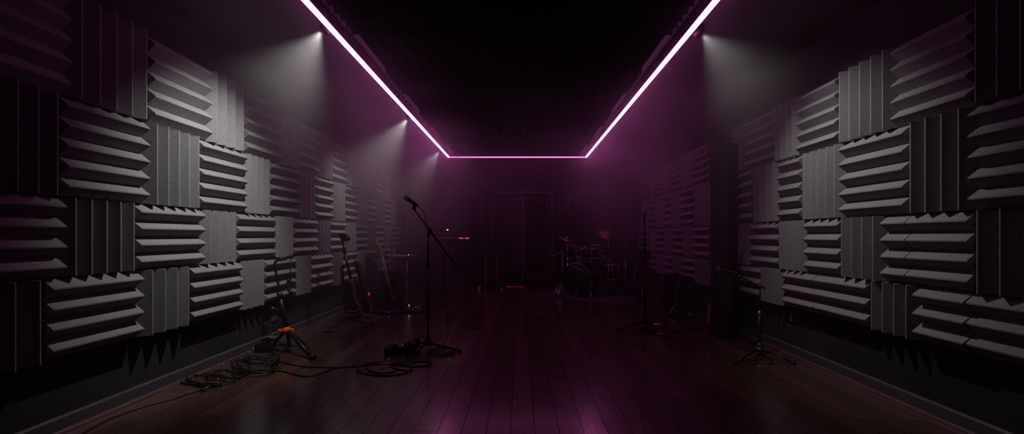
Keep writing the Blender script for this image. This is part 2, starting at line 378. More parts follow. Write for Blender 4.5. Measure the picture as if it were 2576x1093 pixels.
rowsL = [
 (-330, [('H',164),('V',373),('H',522),('V',613),('H',701),('V',747),('H',800),('V',833),('H',873),('V',896),('H',922),('V',943),('H',963),('V',980),('H',1005)]),
 (-130, [('V',151),('H',362),('V',497),('H',612),('V',675),('H',747),('V',789),('H',833),('V',865),('H',898),('V',920),('H',944),('V',963),('H',981),('V',995)]),
 (-200, [('H',150),('V',338),('H',505),('V',593),('H',687),('V',734),('H',794),('V',828),('H',867),('V',892),('H',923),('V',941),('H',964),('V',981),('H',1006)]),
 (-180, [('V',112),('H',348),('V',473),('H',601),('V',661),('H',737),('V',779),('H',832),('V',857),('H',896),('V',918),('H',942),('V',956),('H',979),('V',993)]),
]
R = 2.585
wall_foam('left', XL, 1, 2.63, rowsL, [(1.44,1.28),(.81,.735),(.225,.20),(-.238,-.225),(-.70,-.70)], (2.5, 8.8), [5,5,4,4], 'left wall', 'foam tiles on the left wall')
rowsR = [
 (2960, [('V',2449),('H',2254),('V',2114),('H',2013),('V',1954),('H',1879),('V',1850)]),
 (2800, [('H',2455),('V',2288),('H',2123),('V',2021),('H',1965),('V',1899),('H',1850)]),
 (2800, [('V',2452),('H',2291),('H',2228),('V',2119),('H',2030),('V',1964),('H',1893),('V',1850)]),
 (2850, [('H',2445),('H',2312),('V',2192),('H',2055),('H',1976),('V',1920),('H',1862)]),
]
for row in rowsR: pass
wall_foam('right', XR, -1, 2.56, rowsR, [(1.30,1.285),(.735,.745),(.145,.145),(-.32,-.325),(-.675,-.685)], (2.3, 5.2), [5,5,4,3], 'near right wall', 'foam tiles on the near part of the right wall')
rowsF = [
 (1786, [('H',1743),('V',1718),('H',1689),('V',1672),('H',1651),('V',1640),('H',1613)]),
 (1787, [('V',1751),('H',1716),('V',1692),('H',1670),('V',1652),('H',1634),('V',1616)]),
 (1788, [('H',1750),('V',1722),('H',1696),('V',1674),('H',1655),('V',1637),('H',1606)]),
 (1788, [('V',1753),('H',1721),('V',1697),('H',1673),('V',1655),('H',1635)]),
]
wall_foam('right_far', XRF, -1, 2.47, rowsF, [(1.24,1.17),(.715,.70),(.135,.135),(-.31,-.31),(-.66,-.66)], (5.6, 9.0), [5,5,4,3], 'right wall past pilaster', 'foam tiles on the far part of the right wall')

# tall box panel standing against the pilaster
mb = MB().box((2.473, 5.225, 1.117), (.106, .49, 2.232), bev=.006)
build('bass_trap', mb, 'trap', label='tall plain dark foam column standing against the right wall between the two foam walls', cat='acoustic column')

# ceiling foam between the light strips
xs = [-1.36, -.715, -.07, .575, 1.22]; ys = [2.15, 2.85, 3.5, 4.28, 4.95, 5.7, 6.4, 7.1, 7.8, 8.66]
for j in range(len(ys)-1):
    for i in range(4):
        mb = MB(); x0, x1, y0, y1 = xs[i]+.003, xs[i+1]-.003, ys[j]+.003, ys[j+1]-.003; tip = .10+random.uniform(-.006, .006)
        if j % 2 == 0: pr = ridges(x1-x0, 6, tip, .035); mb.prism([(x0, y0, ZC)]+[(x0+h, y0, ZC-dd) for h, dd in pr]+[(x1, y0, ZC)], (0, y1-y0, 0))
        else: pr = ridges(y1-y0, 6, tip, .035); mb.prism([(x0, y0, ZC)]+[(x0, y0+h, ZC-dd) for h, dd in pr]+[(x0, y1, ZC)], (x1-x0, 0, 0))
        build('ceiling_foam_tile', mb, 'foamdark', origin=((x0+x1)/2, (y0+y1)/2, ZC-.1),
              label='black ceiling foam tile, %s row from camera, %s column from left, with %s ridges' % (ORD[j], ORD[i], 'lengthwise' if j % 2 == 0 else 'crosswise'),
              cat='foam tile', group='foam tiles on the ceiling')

# light strips in their channels
ZS = CAMH+1.62; XSL, XSR, YS = -1.482, 1.343, 8.82
def strip(a, b, label, m='neon', th=.026):
    a, b = Vector(a), Vector(b); d = (b-a); ln = d.length; d.normalize(); c = (a+b)/2
    t = thing('light_strip', (c.x, c.y, a.z), label, 'light strip', 'magenta light strips on the ceiling')
    n = max(1, int(ln/.35)); mb = MB(); ux = abs(d.x) > .5
    for i in range(n):
        p = a+d*(ln*(i+.5)/n); mb.box(p, (ln/n if ux else .03, th+.004 if ux else ln/n, th))
    build('diffuser', mb, m, t)
    build('channel', MB().box(c+Vector((0, 0, (ZC-a.z-.013)/2+.0135)), (ln+.03 if ux else .038, .038 if ux else ln+.03, ZC-a.z-.015)), 'bmetal', t)
strip((XSL, 2.72, ZS), (XSL, YS-.02, ZS), 'long glowing magenta strip on the ceiling above the left-hand foam wall')
strip((XSR, 2.72, ZS), (XSR, YS-.02, ZS), 'long glowing magenta strip on the ceiling above the right-hand foam wall')
strip((XSL+.0, YS, ZS), (XSR, YS, ZS), 'short glowing magenta strip crossing the ceiling at the far end', 'neonback', .018)

# spotlights beside the strips
def spot(x, y, sgn, aim, power, label, size=100, blend=1.0):
    p = Vector((x, y, ZC-.052)); aim = Vector(aim); d = (aim-p).normalized()
    tilt = Vector((sgn*.80, 0, -.60)).normalized()            # the can points down toward the wall
    t = thing('ceiling_spotlight', (x, y, ZC-.052), label, 'spotlight', 'ceiling spotlights beside the strips')
    build('lamp_body', MB().lathe([(0, -.032), (.030, -.032), (.040, -.022), (.043, 0), (.045, .026), (.041, .026), (.038, .010), (0, .010)], p, tilt, 28), 'pblack', t)
    build('lamp_lens', MB().lathe([(0, .012), (.037, .012), (.037, .016), (0, .018)], p, tilt, 28), 'lens', t)
    build('mount', MB().cyl(p, (x, y, ZC-.005), .012).cyl((x, y, ZC-.012), (x, y, ZC), .04), 'bmetal', t)
    l = bpy.data.lights.new('spot_lamp', 'SPOT'); l.energy = power; l.color = (1, .95, .92); l.spot_size = math.radians(size); l.spot_blend = blend; l.shadow_soft_size = .015
    o = bpy.data.objects.new('spot_lamp', l); COL.objects.link(o); o.location = tilt*.04; o.rotation_euler = d.to_track_quat('-Z', 'Y').to_euler(); o.parent = t
spot(-1.575, 3.45, -1, (-2.62, 3.62, 1.38), 142, 'round ceiling spotlight left of the magenta strip, nearest the camera on that side', 82)
spot(-1.575, 6.05, -1, (-2.62, 6.0, 1.30), 72, 'round ceiling spotlight left of the magenta strip, middle of the three', 66)
spot(-1.575, 8.40, -1, (-2.62, 8.1, 1.25), 30, 'round ceiling spotlight left of the magenta strip, farthest, near the strip corner', 66)
spot(1.455, 3.50, 1, (2.55, 3.35, 1.42), 70, 'round ceiling spotlight on the right of the right-hand magenta strip', 82)

# ------------------------------------------------------------------ music gear
def leg(t, a, b, r=.009, m='bmetal', foot=True, name='leg'):
    l = build(name, MB().cyl(a, b, r), m, t)
    if foot:
        dd = (Vector(b)-Vector(a)).normalized()
        bb = Vector(b); build('rubber_foot', MB().cyl(bb-dd*.03, Vector((bb.x, bb.y, max(bb.z-.002, .0)))+dd*.006, r*1.5, r*1.7), 'rubber', l)
    return l
def microphone(tip, tail, label, parent=None, head='steel'):
    tip, tail = Vector(tip), Vector(tail); d = (tail-tip).normalized(); ln = (tail-tip).length
    t = parent
    build('microphone_head', MB().lathe([(0, 0), (.013, .002), (.022, .010), (.026, .024), (.0255, .036), (.022, .048)], tip, d, 24), 'mesh', t)
    build('collar_ring', MB().cyl(tip+d*.046, tip+d*.054, .024), 'bmetal', t)
    build('handle', MB().lathe([(.0225, .052), (.019, .07), (.0155, ln*.75), (.0125, ln), (0, ln)], tip, d, 20), 'pblack', t)
M['mesh'] = mat('steel microphone mesh', (.22,.2,.22), .45, .8)
t_ = N(M['mesh'], 'ShaderNodeTexCoord'); v_ = N(M['mesh'], 'ShaderNodeTexVoronoi', Scale=420.0); b_ = N(M['mesh'], 'ShaderNodeBump', Strength=.8, Distance=.002)
L(M['mesh'], t_.outputs['Object'], v_.inputs['Vector']); L(M['mesh'], v_.outputs['Distance'], b_.inputs['Height']); L(M['mesh'], b_.outputs[0], M['mesh'].node_tree.nodes['Principled BSDF'].inputs['Normal'])

def zf(p, r): return Vector((p.x, p.y, r))
# -- main vocal microphone stand
Y0 = 4.28; b0 = at(1077, 883.6, Y0); base = Vector((b0.x, Y0, 0))
t = thing('microphone_stand', base, 'tall black boom microphone stand standing on the floor left of centre', 'microphone stand')
hub = Vector((base.x, Y0, .072))
build('tripod_hub', MB().lathe([(.0, 0), (.036, 0), (.040, .012), (.036, .045), (.022, .075), (.017, .1), (0, .1)], hub-Vector((0,0,.012)), (0,0,1), 20), 'pblack', t)
build('locking_knob', MB().cyl(hub+Vector((-.01,-.01,.075)), hub+Vector((-.048,-.01,.078)), .006).cyl(hub+Vector((-.04,-.01,.077)), hub+Vector((-.056,-.01,.079)), .013), 'pblack', t)
for q in (fl(1159,883,.012), fl(1027,899,.012), fl(1024,866,.012)): leg(t, hub+Vector((0,0,.01)), q, .010)
build('lower_tube', MB().cyl(hub, at(1077, 666, Y0), .0125), 'bmetal', t)
build('height_clutch', MB().lathe([(.0125,0),(.018,.01),(.019,.05),(.017,.075),(.0125,.085)], at(1077, 676, Y0), (0,0,1), 18), 'pblack', t)
build('upper_tube', MB().cyl(at(1077, 668, Y0), at(1077, 590, Y0), .0095), 'bmetal', t)
cl = at(1077, 588, Y0)
ba, bb_ = at(1042, 527, Y0-.06), at(1154, 679, Y0+.06)
jn = ba.lerp(bb_, (1081-1042)/(1154-1042.))
build('boom_clamp', MB().cyl(cl-Vector((0,0,.02)), jn, .016, .018).cyl(jn+Vector((-.0,-.03,0)), jn+Vector((.0,.03,0)), .021).cyl(jn-Vector((0,.05,0)), jn-Vector((0,.03,0)), .012).box(jn, (.035,.035,.05), bev=.006), 'pblack', t)
build('boom_arm', MB().cyl(ba, bb_, .0075), 'bmetal', t)
dd = (bb_-ba).normalized()
build('boom_sleeve', MB().cyl(jn-dd*.05, jn+dd*.11, .0125), 'pblack', t)
build('boom_end_cap', MB().cyl(bb_-dd*.02, bb_+dd*.012, .012), 'rubber', t)
c1 = at(1116, 625, Y0); c1 = ba.lerp(bb_, (1116-1042)/112.)
build('cable_clip', MB().tube([c1-dd*.035+Vector((-.014,-.01,0)), c1+dd*.02+Vector((-.014,-.01,0))], .004).tube([c1-dd*.02+Vector((.016,-.01,0)), c1+dd*.035+Vector((.016,-.01,0))], .004), 'steel', t)
mtip, mtail = at(1016.5, 494, Y0-.10), at(1050, 519, Y0-.075)
md = (mtail-mtip).normalized(); mm = mtip+md*.115
build('microphone_clip', MB().cyl(mm-md*.025, mm+md*.03, .0205).cyl(mm, ba+dd*.01, .011).cyl(ba-dd*.012+Vector((0,-.014,0)), ba-dd*.012+Vector((0,.014,0)), .013), 'rubber', t)
t2 = thing('microphone', mtip, 'black handheld vocal microphone with a round mesh head, clipped on the tall boom stand', 'microphone')
microphone(mtip, mtail, None, t2)
build('cable_plug', MB().cyl(mtail, mtail+md*.035, .0085).cyl(mtail+md*.035, mtail+md*.05, .006, .004), 'steel', t2)
pe = mtail+md*.045
cab = [pe, pe+md*.02, at(1066,536,Y0-.06), at(1071,550,Y0-.06), at(1075.5,570,Y0-.045), c1+Vector((-.0,-.02,.02)), at(1118.5,640,Y0-.02), at(1118,720,Y0-.02), at(1121,770,Y0-.02), at(1127,820,Y0-.03), at(1126,845,Y0-.03)]
tail_ = [fl(1116,866,.03), fl(1100,875,.012), fl(1082,881,.006)]
coil = []
cc = fl(1111, 889, 0)
for k in range(int(4.6*18)):
    a = 2*PI*k/18+2.4; rr_ = .150-.010*(k/18)+.01*math.sin(k*.9); coil.append((cc.x+.01*math.sin(k*.35)+math.cos(a)*rr_*.98, cc.y+math.sin(a)*rr_*.92, .005+.0045*(k/18)))
build('microphone_cable', MB().tube(catmull(cab+tail_+[Vector(c) for c in coil], 5), .0036, 7), 'cable', label='black cable hanging from the vocal microphone down to a round coil on the floor', cat='cable', origin=(cc.x, cc.y, 0))

# -- floor cables
def cable(pts, r, label, m='cable', plug=None, n=8, name='cable'):
    P = [Vector((p.x, p.y, r+.0005)) if len_ == 2 else p for p, len_ in pts]
    return build(name, MB().tube(catmull(P, n), r, 7), m, label=label, cat='cable')
S4 = .4117
def r4(x, y, z=0.0): return (fl(600+x*S4, 550+y*S4, z), 2)
def ell(cx, cy, rx, ry, k0=0, turns=1.0, n=14, f=r4, wob=.04):
    return [f(cx+rx*math.cos(k0+2*PI*i/n)*(1+wob*math.sin(i*1.7)), cy+ry*math.sin(k0+2*PI*i/n)*(1+wob*math.cos(i*2.1))) for i in range(int(n*turns)+1)]
cable([r4(225,868), r4(330,900), r4(450,912), r4(600,915), r4(720,908), r4(860,893), r4(1000,880), r4(1110,876), r4(1178,887), r4(1160,903), r4(1060,909), r4(960,897), r4(900,888), r4(850,893)], .0055, 'black cable running from the cable heap to a long loop beside the main stand')
cable(ell(890,922,165,42,.3,2.0)+ell(880,917,95,33,.3,1.0)+[r4(930,900), r4(1000,900), r4(1050,895), r4(1100,870), r4(1105,845), r4(1095,815)], .0055, 'black cable lying in loose rings on the floor in front of the pedals')
cable([r4(-60,1010), r4(0,980), r4(100,950), r4(250,938), r4(330,955), r4(400,970), r4(480,960), r4(600,918), r4(740,902), r4(850,886), r4(935,884)], .0055, 'black cable wandering over the floor in front of the tripod toward the rings')
pl = MB().cyl(fl(600+862*S4, 550+893*S4, .022), fl(600+940*S4, 550+884*S4, .022), .009).cyl(fl(600+940*S4, 550+884*S4, .022), fl(600+960*S4, 550+881*S4, .022), .0035)
build('cable_plug', pl, 'steel', label='metal jack plug lying across the loose rings of cable', cat='plug')
build('cable_plug', MB().cyl(fl(600+918*S4, 550+872*S4, .02), fl(600+918*S4, 550+855*S4, .02), .008), 'steel', label='short metal plug standing up at the back of the cable rings', cat='plug')

# cable heap by the left wall
S2 = .25
def r2(x, y, z=0.0): return (fl(440+x*S2, 820+y*S2, z), 2)
def heap(cx, cy, rx, ry, turns, r, label, seed, lift=.06, m='cable', tail=None):
    random.seed(seed); pts = []; n = 12
    for i in range(int(n*turns)+1):
        a = 2*PI*i/n+seed; k = 1+.20*math.sin(i*.83+seed)+random.uniform(-.16, .16); z = r+.001+lift*abs(math.sin(i*.37+seed))*(i/(n*turns))
        p = fl(440+(cx+rx*math.cos(a)*k)*S2, 820+(cy+ry*math.sin(a)*k)*S2, z); pts.append((Vector((p.x, p.y, z)), 3))
    if tail: pts += tail
    build('cable_coil', MB().tube(catmull([p for p, _ in pts], 6), r, 6), m, label=label, cat='cable', group='cables heaped by the left wall')
heap(330, 545, 235, 52, 3.2, .0065, 'thick black cable in wide low rings, near end of the heap by the left wall', 1, .02)
heap(480, 500, 150, 50, 2.4, .005, 'thin black cable looped over the rings at the near end of the heap', 5, .03)
heap(820, 400, 190, 70, 4.4, .0055, 'black cable wound in the middle of the heap beside the left wall', 2, .07)
heap(800, 350, 185, 55, 3.3, .0045, 'dark grey cable wound on top of the heap beside the left wall', 3, .10, 'greycable')
heap(870, 330, 160, 60, 3.0, .006, 'thick black cable bunched under the tripod with the orange collar', 8, .08)
heap(1050, 215, 90, 30, 4.0, .005, 'black cable coil behind the tripod foot against the skirting', 6, .06)
heap(1040, 190, 110, 34, 2.3, .004, 'dark grey cable coil behind the tripod foot against the skirting', 9, .07, 'greycable')
# wires rising out of the heap
def wire(pts, r, label, m='greycable', name='cable'):
    return build(name, MB().tube(catmull(pts, 8), r, 7), m, label=label, cat='cable')
w0 = 4.45
wire([at(687,776,w0), at(697,779,w0), at(701.5,788,w0), at(698,812,w0), at(696.5,840,w0), at(698,870,w0-.03), at(699,894,4.15), fl(690,905,.01)], .0035, 'thin grey cable standing up against the wall with its plug in the air')
build('cable_plug', MB().cyl(at(681,775,w0), at(689,776.5,w0), .008).cyl(at(678,774.5,w0), at(681,775,w0), .003), 'steel', label='metal plug on the thin cable sticking up beside the tripod', cat='plug')
wire([fl(604,905,.02), at(605,890,4.1), at(614,880,4.1), at(628,875,4.15), at(636,877,4.15)], .0035, 'thin grey cable arching out of the heap to the left')
wire([fl(613,928,.02), at(618,912,3.95), at(628,904,3.95), at(645,901,3.98), fl(670,905,.02)], .004, 'thin cable arching over the front of the heap')
wire([fl(645,895,.02), at(650,888,4.15), at(655,880,4.2), at(655,873,4.2)], .0035, 'short cable bending up beside the black power adaptor')
for (x, y, x2, y2, lab) in ((634,875,641,879,'metal plug on the arching cable at the left of the heap'), (662,866,667,862,'pink-lit plug above the black power adaptor'), (612,931,614,925,'small plug hanging at the front of the heap'), (541,959,551,955,'plug lying inside the wide low cable rings'), (558,921,563,918,'small plug end beside the skirting')):
    Yq = 1.12*F/(y-VY)*.985
    build('cable_plug', MB().cyl(at(x,y,Yq), at(x2,y2,Yq), .009, .007), 'steel', label=lab, cat='plug', group='plugs on the cables by the left wall')
ad = fl(664, 889, 0)
t = thing('power_adaptor', ad, 'black rounded adaptor block sitting in the cable heap', 'power adaptor')
build('adaptor_body', MB().box(ad+Vector((0,.0,.045)), (.15,.10,.09), bev=.025), 'lacquer', t)
build('adaptor_knob', MB().lathe([(0,0),(.022,0),(.02,.025),(0,.028)], ad+Vector((.0,0,.09)), (0,-.3,1), 16), 'lacquer', t)
tb = fl(681, 872, 0); 
t = thing('storage_tub', tb, 'small olive plastic tub among the cables under the tripod', 'tub')
build('tub_body', MB().prism([tb+Vector((-.05,-.04,0)), tb+Vector((.05,-.04,0)), tb+Vector((.062,-.04,.088)), tb+Vector((-.062,-.04,.088))], (0,.09,0)), 'olive', t)
build('rim', MB().box(tb+Vector((0,.005,.093)), (.14,.11,.012), bev=.003), 'olive', t)
cable([(fl(526,976), 2), (fl(505,984), 2), (fl(470,995), 2), (fl(434,1007), 2), (fl(390,1018), 2), (fl(353,1029), 2), (fl(310,1044), 2), (fl(271,1060), 2), (fl(217,1089), 2), (fl(150,1125), 2)], .006, 'single black cable trailing along the skirting toward the camera')
build('cable_plug', MB().cyl(fl(505,984,.012), fl(527,973,.03), .011, .009), 'shoe', label='reddish plug at the end of the cable trailing along the skirting', cat='plug')

# -- effects pedals under the vocal stand
def rotz(a): return Matrix.Rotation(a, 3, 'Z')
pa = fl(1012, 890, 0)
ang = math.radians(18); Rz = rotz(ang)
t = thing('effects_pedal', pa, 'wide black effects pedal with knobs and a tilted panel, beside the tall stand', 'effects pedal', 'pedals by the main stand')
bx = MB(); prof = [(-.09,-.0,0), (.09,0,0), (.09,0,.10), (.06,0,.105), (-.09,0,.035)]
bx.prism([pa+Rz@(Rz@Vector((0,0,0))+Vector((p[0]*1.05+.03,-.07,p[2]))) for p in prof], Rz@Vector((0,.15,0)))
build('pedal_body', bx, 'pblack', t)
kn = MB()
for i in range(4):
    k = build('control_knob', MB().lathe([(0,0),(.011,0),(.010,.022),(0,.024)], pa+Rz@Vector((.005+i*.028, .035, .068+i*.0145)), Rz@Vector((-.4,0,.9)), 14), 'steel', t)
build('foot_switch', MB().cyl(pa+Rz@Vector((-.02,-.045,.065)), pa+Rz@Vector((-.03,-.045,.085)), .012), 'chrome', t)
build('display_strip', MB().box(pa+Rz@Vector((.0,-.01,.083)), (.016,.075,.006), Rz@Matrix.Rotation(-.4,3,'Y')), 'paper', t)
pw = fl(984, 889, 0)
t = thing('wah_pedal', pw, 'black rocker foot pedal with chrome fittings, left of the wide effects pedal', 'effects pedal', 'pedals by the main stand')
build('pedal_base', MB().box(pw+Vector((.0,0,.018)), (.13,.17,.036), Rz, bev=.006), 'pblack', t)
build('treadle', MB().box(pw+Vector((-.0,0,.062)), (.14,.15,.018), Rz@Matrix.Rotation(-.22,3,'Y'), bev=.005), 'rubber', t)
build('hinge', MB().cyl(pw+Rz@Vector((0,-.08,.045)), pw+Rz@Vector((0,.08,.045)), .007), 'chrome', t)
build('control_knob', MB().cyl(pw+Rz@Vector((.04,.03,.08)), pw+Rz@Vector((.04,.03,.102)), .011), 'chrome', t)
build('control_knob', MB().cyl(pw+Rz@Vector((.045,-.02,.08)), pw+Rz@Vector((.045,-.02,.098)), .009), 'chrome', t)
pt = fl(1036, 880, 0)
t = thing('tuner_pedal', pt, 'small tilted black pedal with a chrome switch behind the wide effects pedal', 'effects pedal', 'pedals by the main stand')
build('pedal_body', MB().prism([pt+Vector((-.05,-.03,0)), pt+Vector((.06,-.03,0)), pt+Vector((.06,-.03,.12)), pt+Vector((-.05,-.03,.05))], (0,.12,0)), 'pblack', t)
build('foot_switch', MB().cyl(pt+Vector((-.015,.03,.07)), pt+Vector((-.025,.03,.10)), .011), 'chrome', t)

# -- tripod with orange collar
Yt = 4.2; cb = at(721.5, 831, Yt); tc = Vector((cb.x, Yt, 0))
t = thing('instrument_stand', tc, 'black tripod stand with an orange collar and a bent top arm by the left wall', 'instrument stand')
build('collar', MB().lathe([(.014,-.03),(.03,-.026),(.036,-.01),(.036,.01),(.028,.024),(.02,.03)], cb, (-.1,0,1), 18).box(cb+Vector((-.05,-.01,-.004)), (.055,.03,.03), bev=.006).box(cb+Vector((.045,.0,-.004)), (.045,.03,.034), bev=.006), 'orange', t)
leg(t, cb+Vector((.02,-.01,-.01)), fl(787,902,.015), .021)
leg(t, cb+Vector((.015,.02,-.01)), fl(772,875,.012), .017)
leg(t, cb+Vector((-.02,.0,-.01)), fl(684,873,.012), .015)
build('centre_column', MB().cyl(at(729,871,Yt), at(721,826,Yt), .017), 'bmetal', t)
build('spreader', MB().cyl(at(729,871,Yt), at(758,872,Yt), .006), 'bmetal', t)
build('lower_mast', MB().cyl(cb, at(704,742,Yt), .0195), 'bmetal', t)
build('mast_clutch', MB().cyl(at(706,752,Yt), at(702,735,Yt), .025), 'pblack', t)
arm = catmull([at(704,742,Yt), at(698,705,Yt), at(693,680,Yt), at(691.5,664,Yt), at(697,656,Yt), at(711,651,Yt), at(723,648,Yt), at(735,645,Yt)], 6)
build('bent_arm', MB().tube(arm, .012, 10), 'bmetal', t)
for (x, y) in ((707,653), (716,650.5), (733,645.5)):
    q = at(x, y, Yt); build('arm_knob', MB().ball(q, .018, (1,1,1.2), 12), 'rubber', t)
build('hanging_strap', MB().tube([at(731,646,Yt), at(731,680,Yt), at(731,706,Yt)], .0045, 6), 'rubber', t)
build('cradle', MB().tube(catmull([at(727,702,Yt), at(725,715,Yt), at(727,730,Yt), at(733,737,Yt), at(738,736,Yt)], 5), .017, 10).ball(at(735,711,Yt), .018, (1,1,1), 12), 'rubber', t)
build('cradle_bolt', MB().ball(at(737,709.5,Yt-.02), .006).ball(at(739,735.5,Yt-.02), .006), 'chrome', t)

# -- soft cases and stand by the left wall
S8 = .2562
def r8(x, y, Y): return at(800+x*S8, 560+y*S8, Y)
def bag(name, outline, Y, thick, m, label, cat, lean=0.0, pipe=None, group=None):
    P = [r8(x, y, Y) for x, y in outline]; zb = min(p.z for p in P)
    if lean: P = [p+Vector((0, (p.z-zb)*lean, 0)) for p in P]
    lo = Vector((sum(p.x for p in P)/len(P), Y, 0))
    dz = zb-.004
    P = [p-Vector((0,0,dz)) if False else p for p in P]
    t = thing(name, lo, label, cat, group)
    Pc = catmull(P, 4, True)
    build('case_body', MB().prism(Pc, (0, thick, 0), bev=.02), m, t)
    if pipe:
        Q = catmull([r8(x, y, Y)-Vector((0,.004,0)) + Vector((0,(r8(x,y,Y).z-zb)*lean,0)) for x, y in pipe], 6)
        build('piping', MB().tube(Q, .006, 6), 'piping', t)
    return t
bag('guitar_case', [(262,585),(285,570),(312,575),(330,640),(345,720),(372,800),(402,850),(398,893),(330,901),(268,893),(256,800),(252,680)], 5.75, .12, 'brownbag', 'brown soft guitar case leaning behind the folded tripod base by the left wall', 'guitar case', .08, [(262,862),(300,872),(350,875),(400,862)], 'soft cases by the left wall')
bag('guitar_case', [(330,395),(350,380),(375,400),(400,480),(425,600),(452,690),(490,780),(522,850),(528,893),(470,905),(420,898),(412,800),(420,720),(405,640),(375,520)], 5.95, .11, 'fabric', 'tall black curved soft guitar case with pale piping, right of the brown case', 'guitar case', .08, [(425,885),(470,902),(512,897),(522,860),(510,825)], 'soft cases by the left wall')
bag('guitar_case', [(335,590),(352,568),(378,575),(400,640),(408,760),(420,870),(395,885),(340,860),(330,700)], 6.1, .10, 'fabric', 'black soft case wedged between the brown case and the tall curved one', 'guitar case', .06, [(352,568),(365,566),(375,574)], 'soft cases by the left wall')
Ym = 5.7; hb = r8(272, 950, Ym); hc = Vector((hb.x, Ym, 0)); hub = Vector((hb.x, Ym, .05))
t = thing('microphone_stand', hc, 'black boom microphone stand with grey-lit tripod legs in front of the soft cases', 'microphone stand')
build('tripod_hub', MB().lathe([(0,-.02),(.03,-.02),(.03,.02),(.016,.06),(0,.06)], hub, (0,0,1), 16), 'pblack', t)
for q in (fl(828,826,.012), fl(937,816,.012), fl(903,795,.012)): leg(t, hub, q, .011, 'steelleg' if 'steelleg' in M else 'bmetal')
build('lower_tube', MB().cyl(hub, r8(225,452,Ym), .013), 'bmetal', t)
build('cross_bracket', MB().tube([r8(222,455,Ym), r8(245,430,Ym), r8(320,405,Ym-.02)], .012, 8).tube([r8(245,430,Ym), r8(252,600,Ym)], .009, 8), 'bmetal', t)
build('boom_arm', MB().cyl(r8(320,545,Ym-.06), r8(262,300,Ym-.05), .017, .015).cyl(r8(262,300,Ym-.05), r8(240,180,Ym-.05), .011), 'bmetal', t)
build('boom_joint', MB().ball(r8(318,535,Ym-.06), .022).ball(r8(262,290,Ym-.05), .026, (1,1,1.5)), 'pblack', t)
build('joint_bolt', MB().tube([r8(298,590,Ym-.08), r8(312,578,Ym-.08), r8(318,560,Ym-.08)], .006, 6), 'chrome', t)
t2 = thing('microphone', r8(235,190,Ym-.05), 'wide grey studio microphone on the boom stand in front of the soft cases', 'microphone')
build('microphone_body', MB().prism(catmull([r8(205,118,Ym-.09), r8(240,108,Ym-.09), r8(280,125,Ym-.09), r8(305,168,Ym-.09), r8(270,180,Ym-.09), r8(228,178,Ym-.09), r8(207,150,Ym-.09)], 4, True), (0,.07,0), bev=.012), 'fabric', t2)
build('swivel_mount', MB().tube([r8(280,130,Ym-.1), r8(318,131,Ym-.1)], .004, 6).ball(r8(288,156,Ym-.10), .011, (.8,.8,1.4)), 'chrome', t2)
wire([r8(300,165,Ym-.08), r8(296,195,Ym-.08), r8(278,225,Ym-.08), r8(268,262,Ym-.08)], .004, 'short cable looping from the wide studio microphone to its boom', 'cable')
# short rod lying on the floor
build('drumstick', MB().cyl(fl(812,836,.008), fl(859,835,.008), .008, .006), 'bmetal', label='thin dark rod lying on the floor left of the tripod legs', cat='rod')

# rack bar and cases behind the maple guitar
Yr = 6.9
t = thing('guitar_rack', Vector((r8(560,850,Yr).x, Yr, 0)), 'black metal instrument rack with a long top bar behind the orange-necked guitar', 'instrument rack')
tp1, tp2 = r8(462,345,Yr), r8(690,338,Yr)
build('top_bar', MB().cyl(tp1, tp2, .014), 'rubber', t)
for p in (tp1, tp2):
    build('upright', MB().cyl(p, (p.x, p.y, .05), .011), 'bmetal', t); build('foot_bar', MB().box((p.x, p.y, .02), (.03,.26,.036), bev=.008), 'pblack', t)
build('lower_bar', MB().cyl((tp1.x, Yr, .1), (tp2.x, Yr, .1), .011), 'bmetal', t)
bag('guitar_case', [(455,400),(470,360),(505,350),(540,372),(560,440),(572,560),(575,700),(560,840),(500,850),(478,760),(480,640),(465,520)], 7.05, .12, 'fabric', 'black rounded soft case hanging behind the rack bar beside the orange-necked guitar', 'guitar case', .0, [(535,372),(548,378),(552,390)], 'soft cases by the left wall')
# amplifier with red pilot lamp
pa = fl(918, 784.7, 0); Ya = pa.y
t = thing('guitar_amplifier', pa, 'small black amplifier with a red lamp between the soft cases and the guitar', 'amplifier')
build('cabinet', MB().box(pa+Vector((.0,.095,.17)), (.30,.16,.34), bev=.015), 'tolex', t)
build('grille', MB().box(pa+Vector((.0,.011,.15)), (.25,.012,.24)), 'grille', t)
build('pilot_lamp', MB().ball(pa+Vector((.06,.0,.264)), .018, (1,.5,1.7)), 'ledred', t)
build('handle', MB().tube(catmull([pa+Vector((-.07,.09,.34)), pa+Vector((-.05,.09,.36)), pa+Vector((.05,.09,.36)), pa+Vector((.07,.09,.34))], 4), .008, 6), 'rubber', t)

# orange-necked guitar
Yg = 6.7
n0, n1, n2, n3 = r8(578,160,Yg+.12), r8(612,240,Yg+.10), r8(690,585,Yg+.02), r8(736,772,Yg-.03)
gx = Vector((n3.x, Yg, 0)); ax = (n3-n1).normalized(); sd = ax.cross(Vector((0,1,0))).normalized()
if sd.x < 0: sd = -sd
t = thing('electric_guitar', gx, 'black electric guitar with an orange maple neck leaning on its stand', 'guitar')
body = []
bc = n2.lerp(n3, .45)
for (u, v) in ((-.20,.03),(-.17,.13),(-.10,.165),(-.02,.12),(.06,.13),(.15,.175),(.23,.12),(.25,0),(.23,-.13),(.15,-.19),(.06,-.14),(-.02,-.12),(-.10,-.17),(-.19,-.15),(-.15,-.05)):
    body.append(bc+ax*u*.92+sd*v*.72)
build('guitar_body', MB().prism(catmull(body, 4, True), Vector((0,.045,0)), bev=.01), 'lacquer', t)
off = Vector((0,-.014,0))
nk = MB()
def slab(a, b, w0_, w1_, th, mb=None):
    mb = mb or MB(); a, b = a+off, b+off
    return mb.prism([a-sd*w0_/2, a+sd*w0_/2, b+sd*w1_/2, b-sd*w1_/2], Vector((0,th,0)))
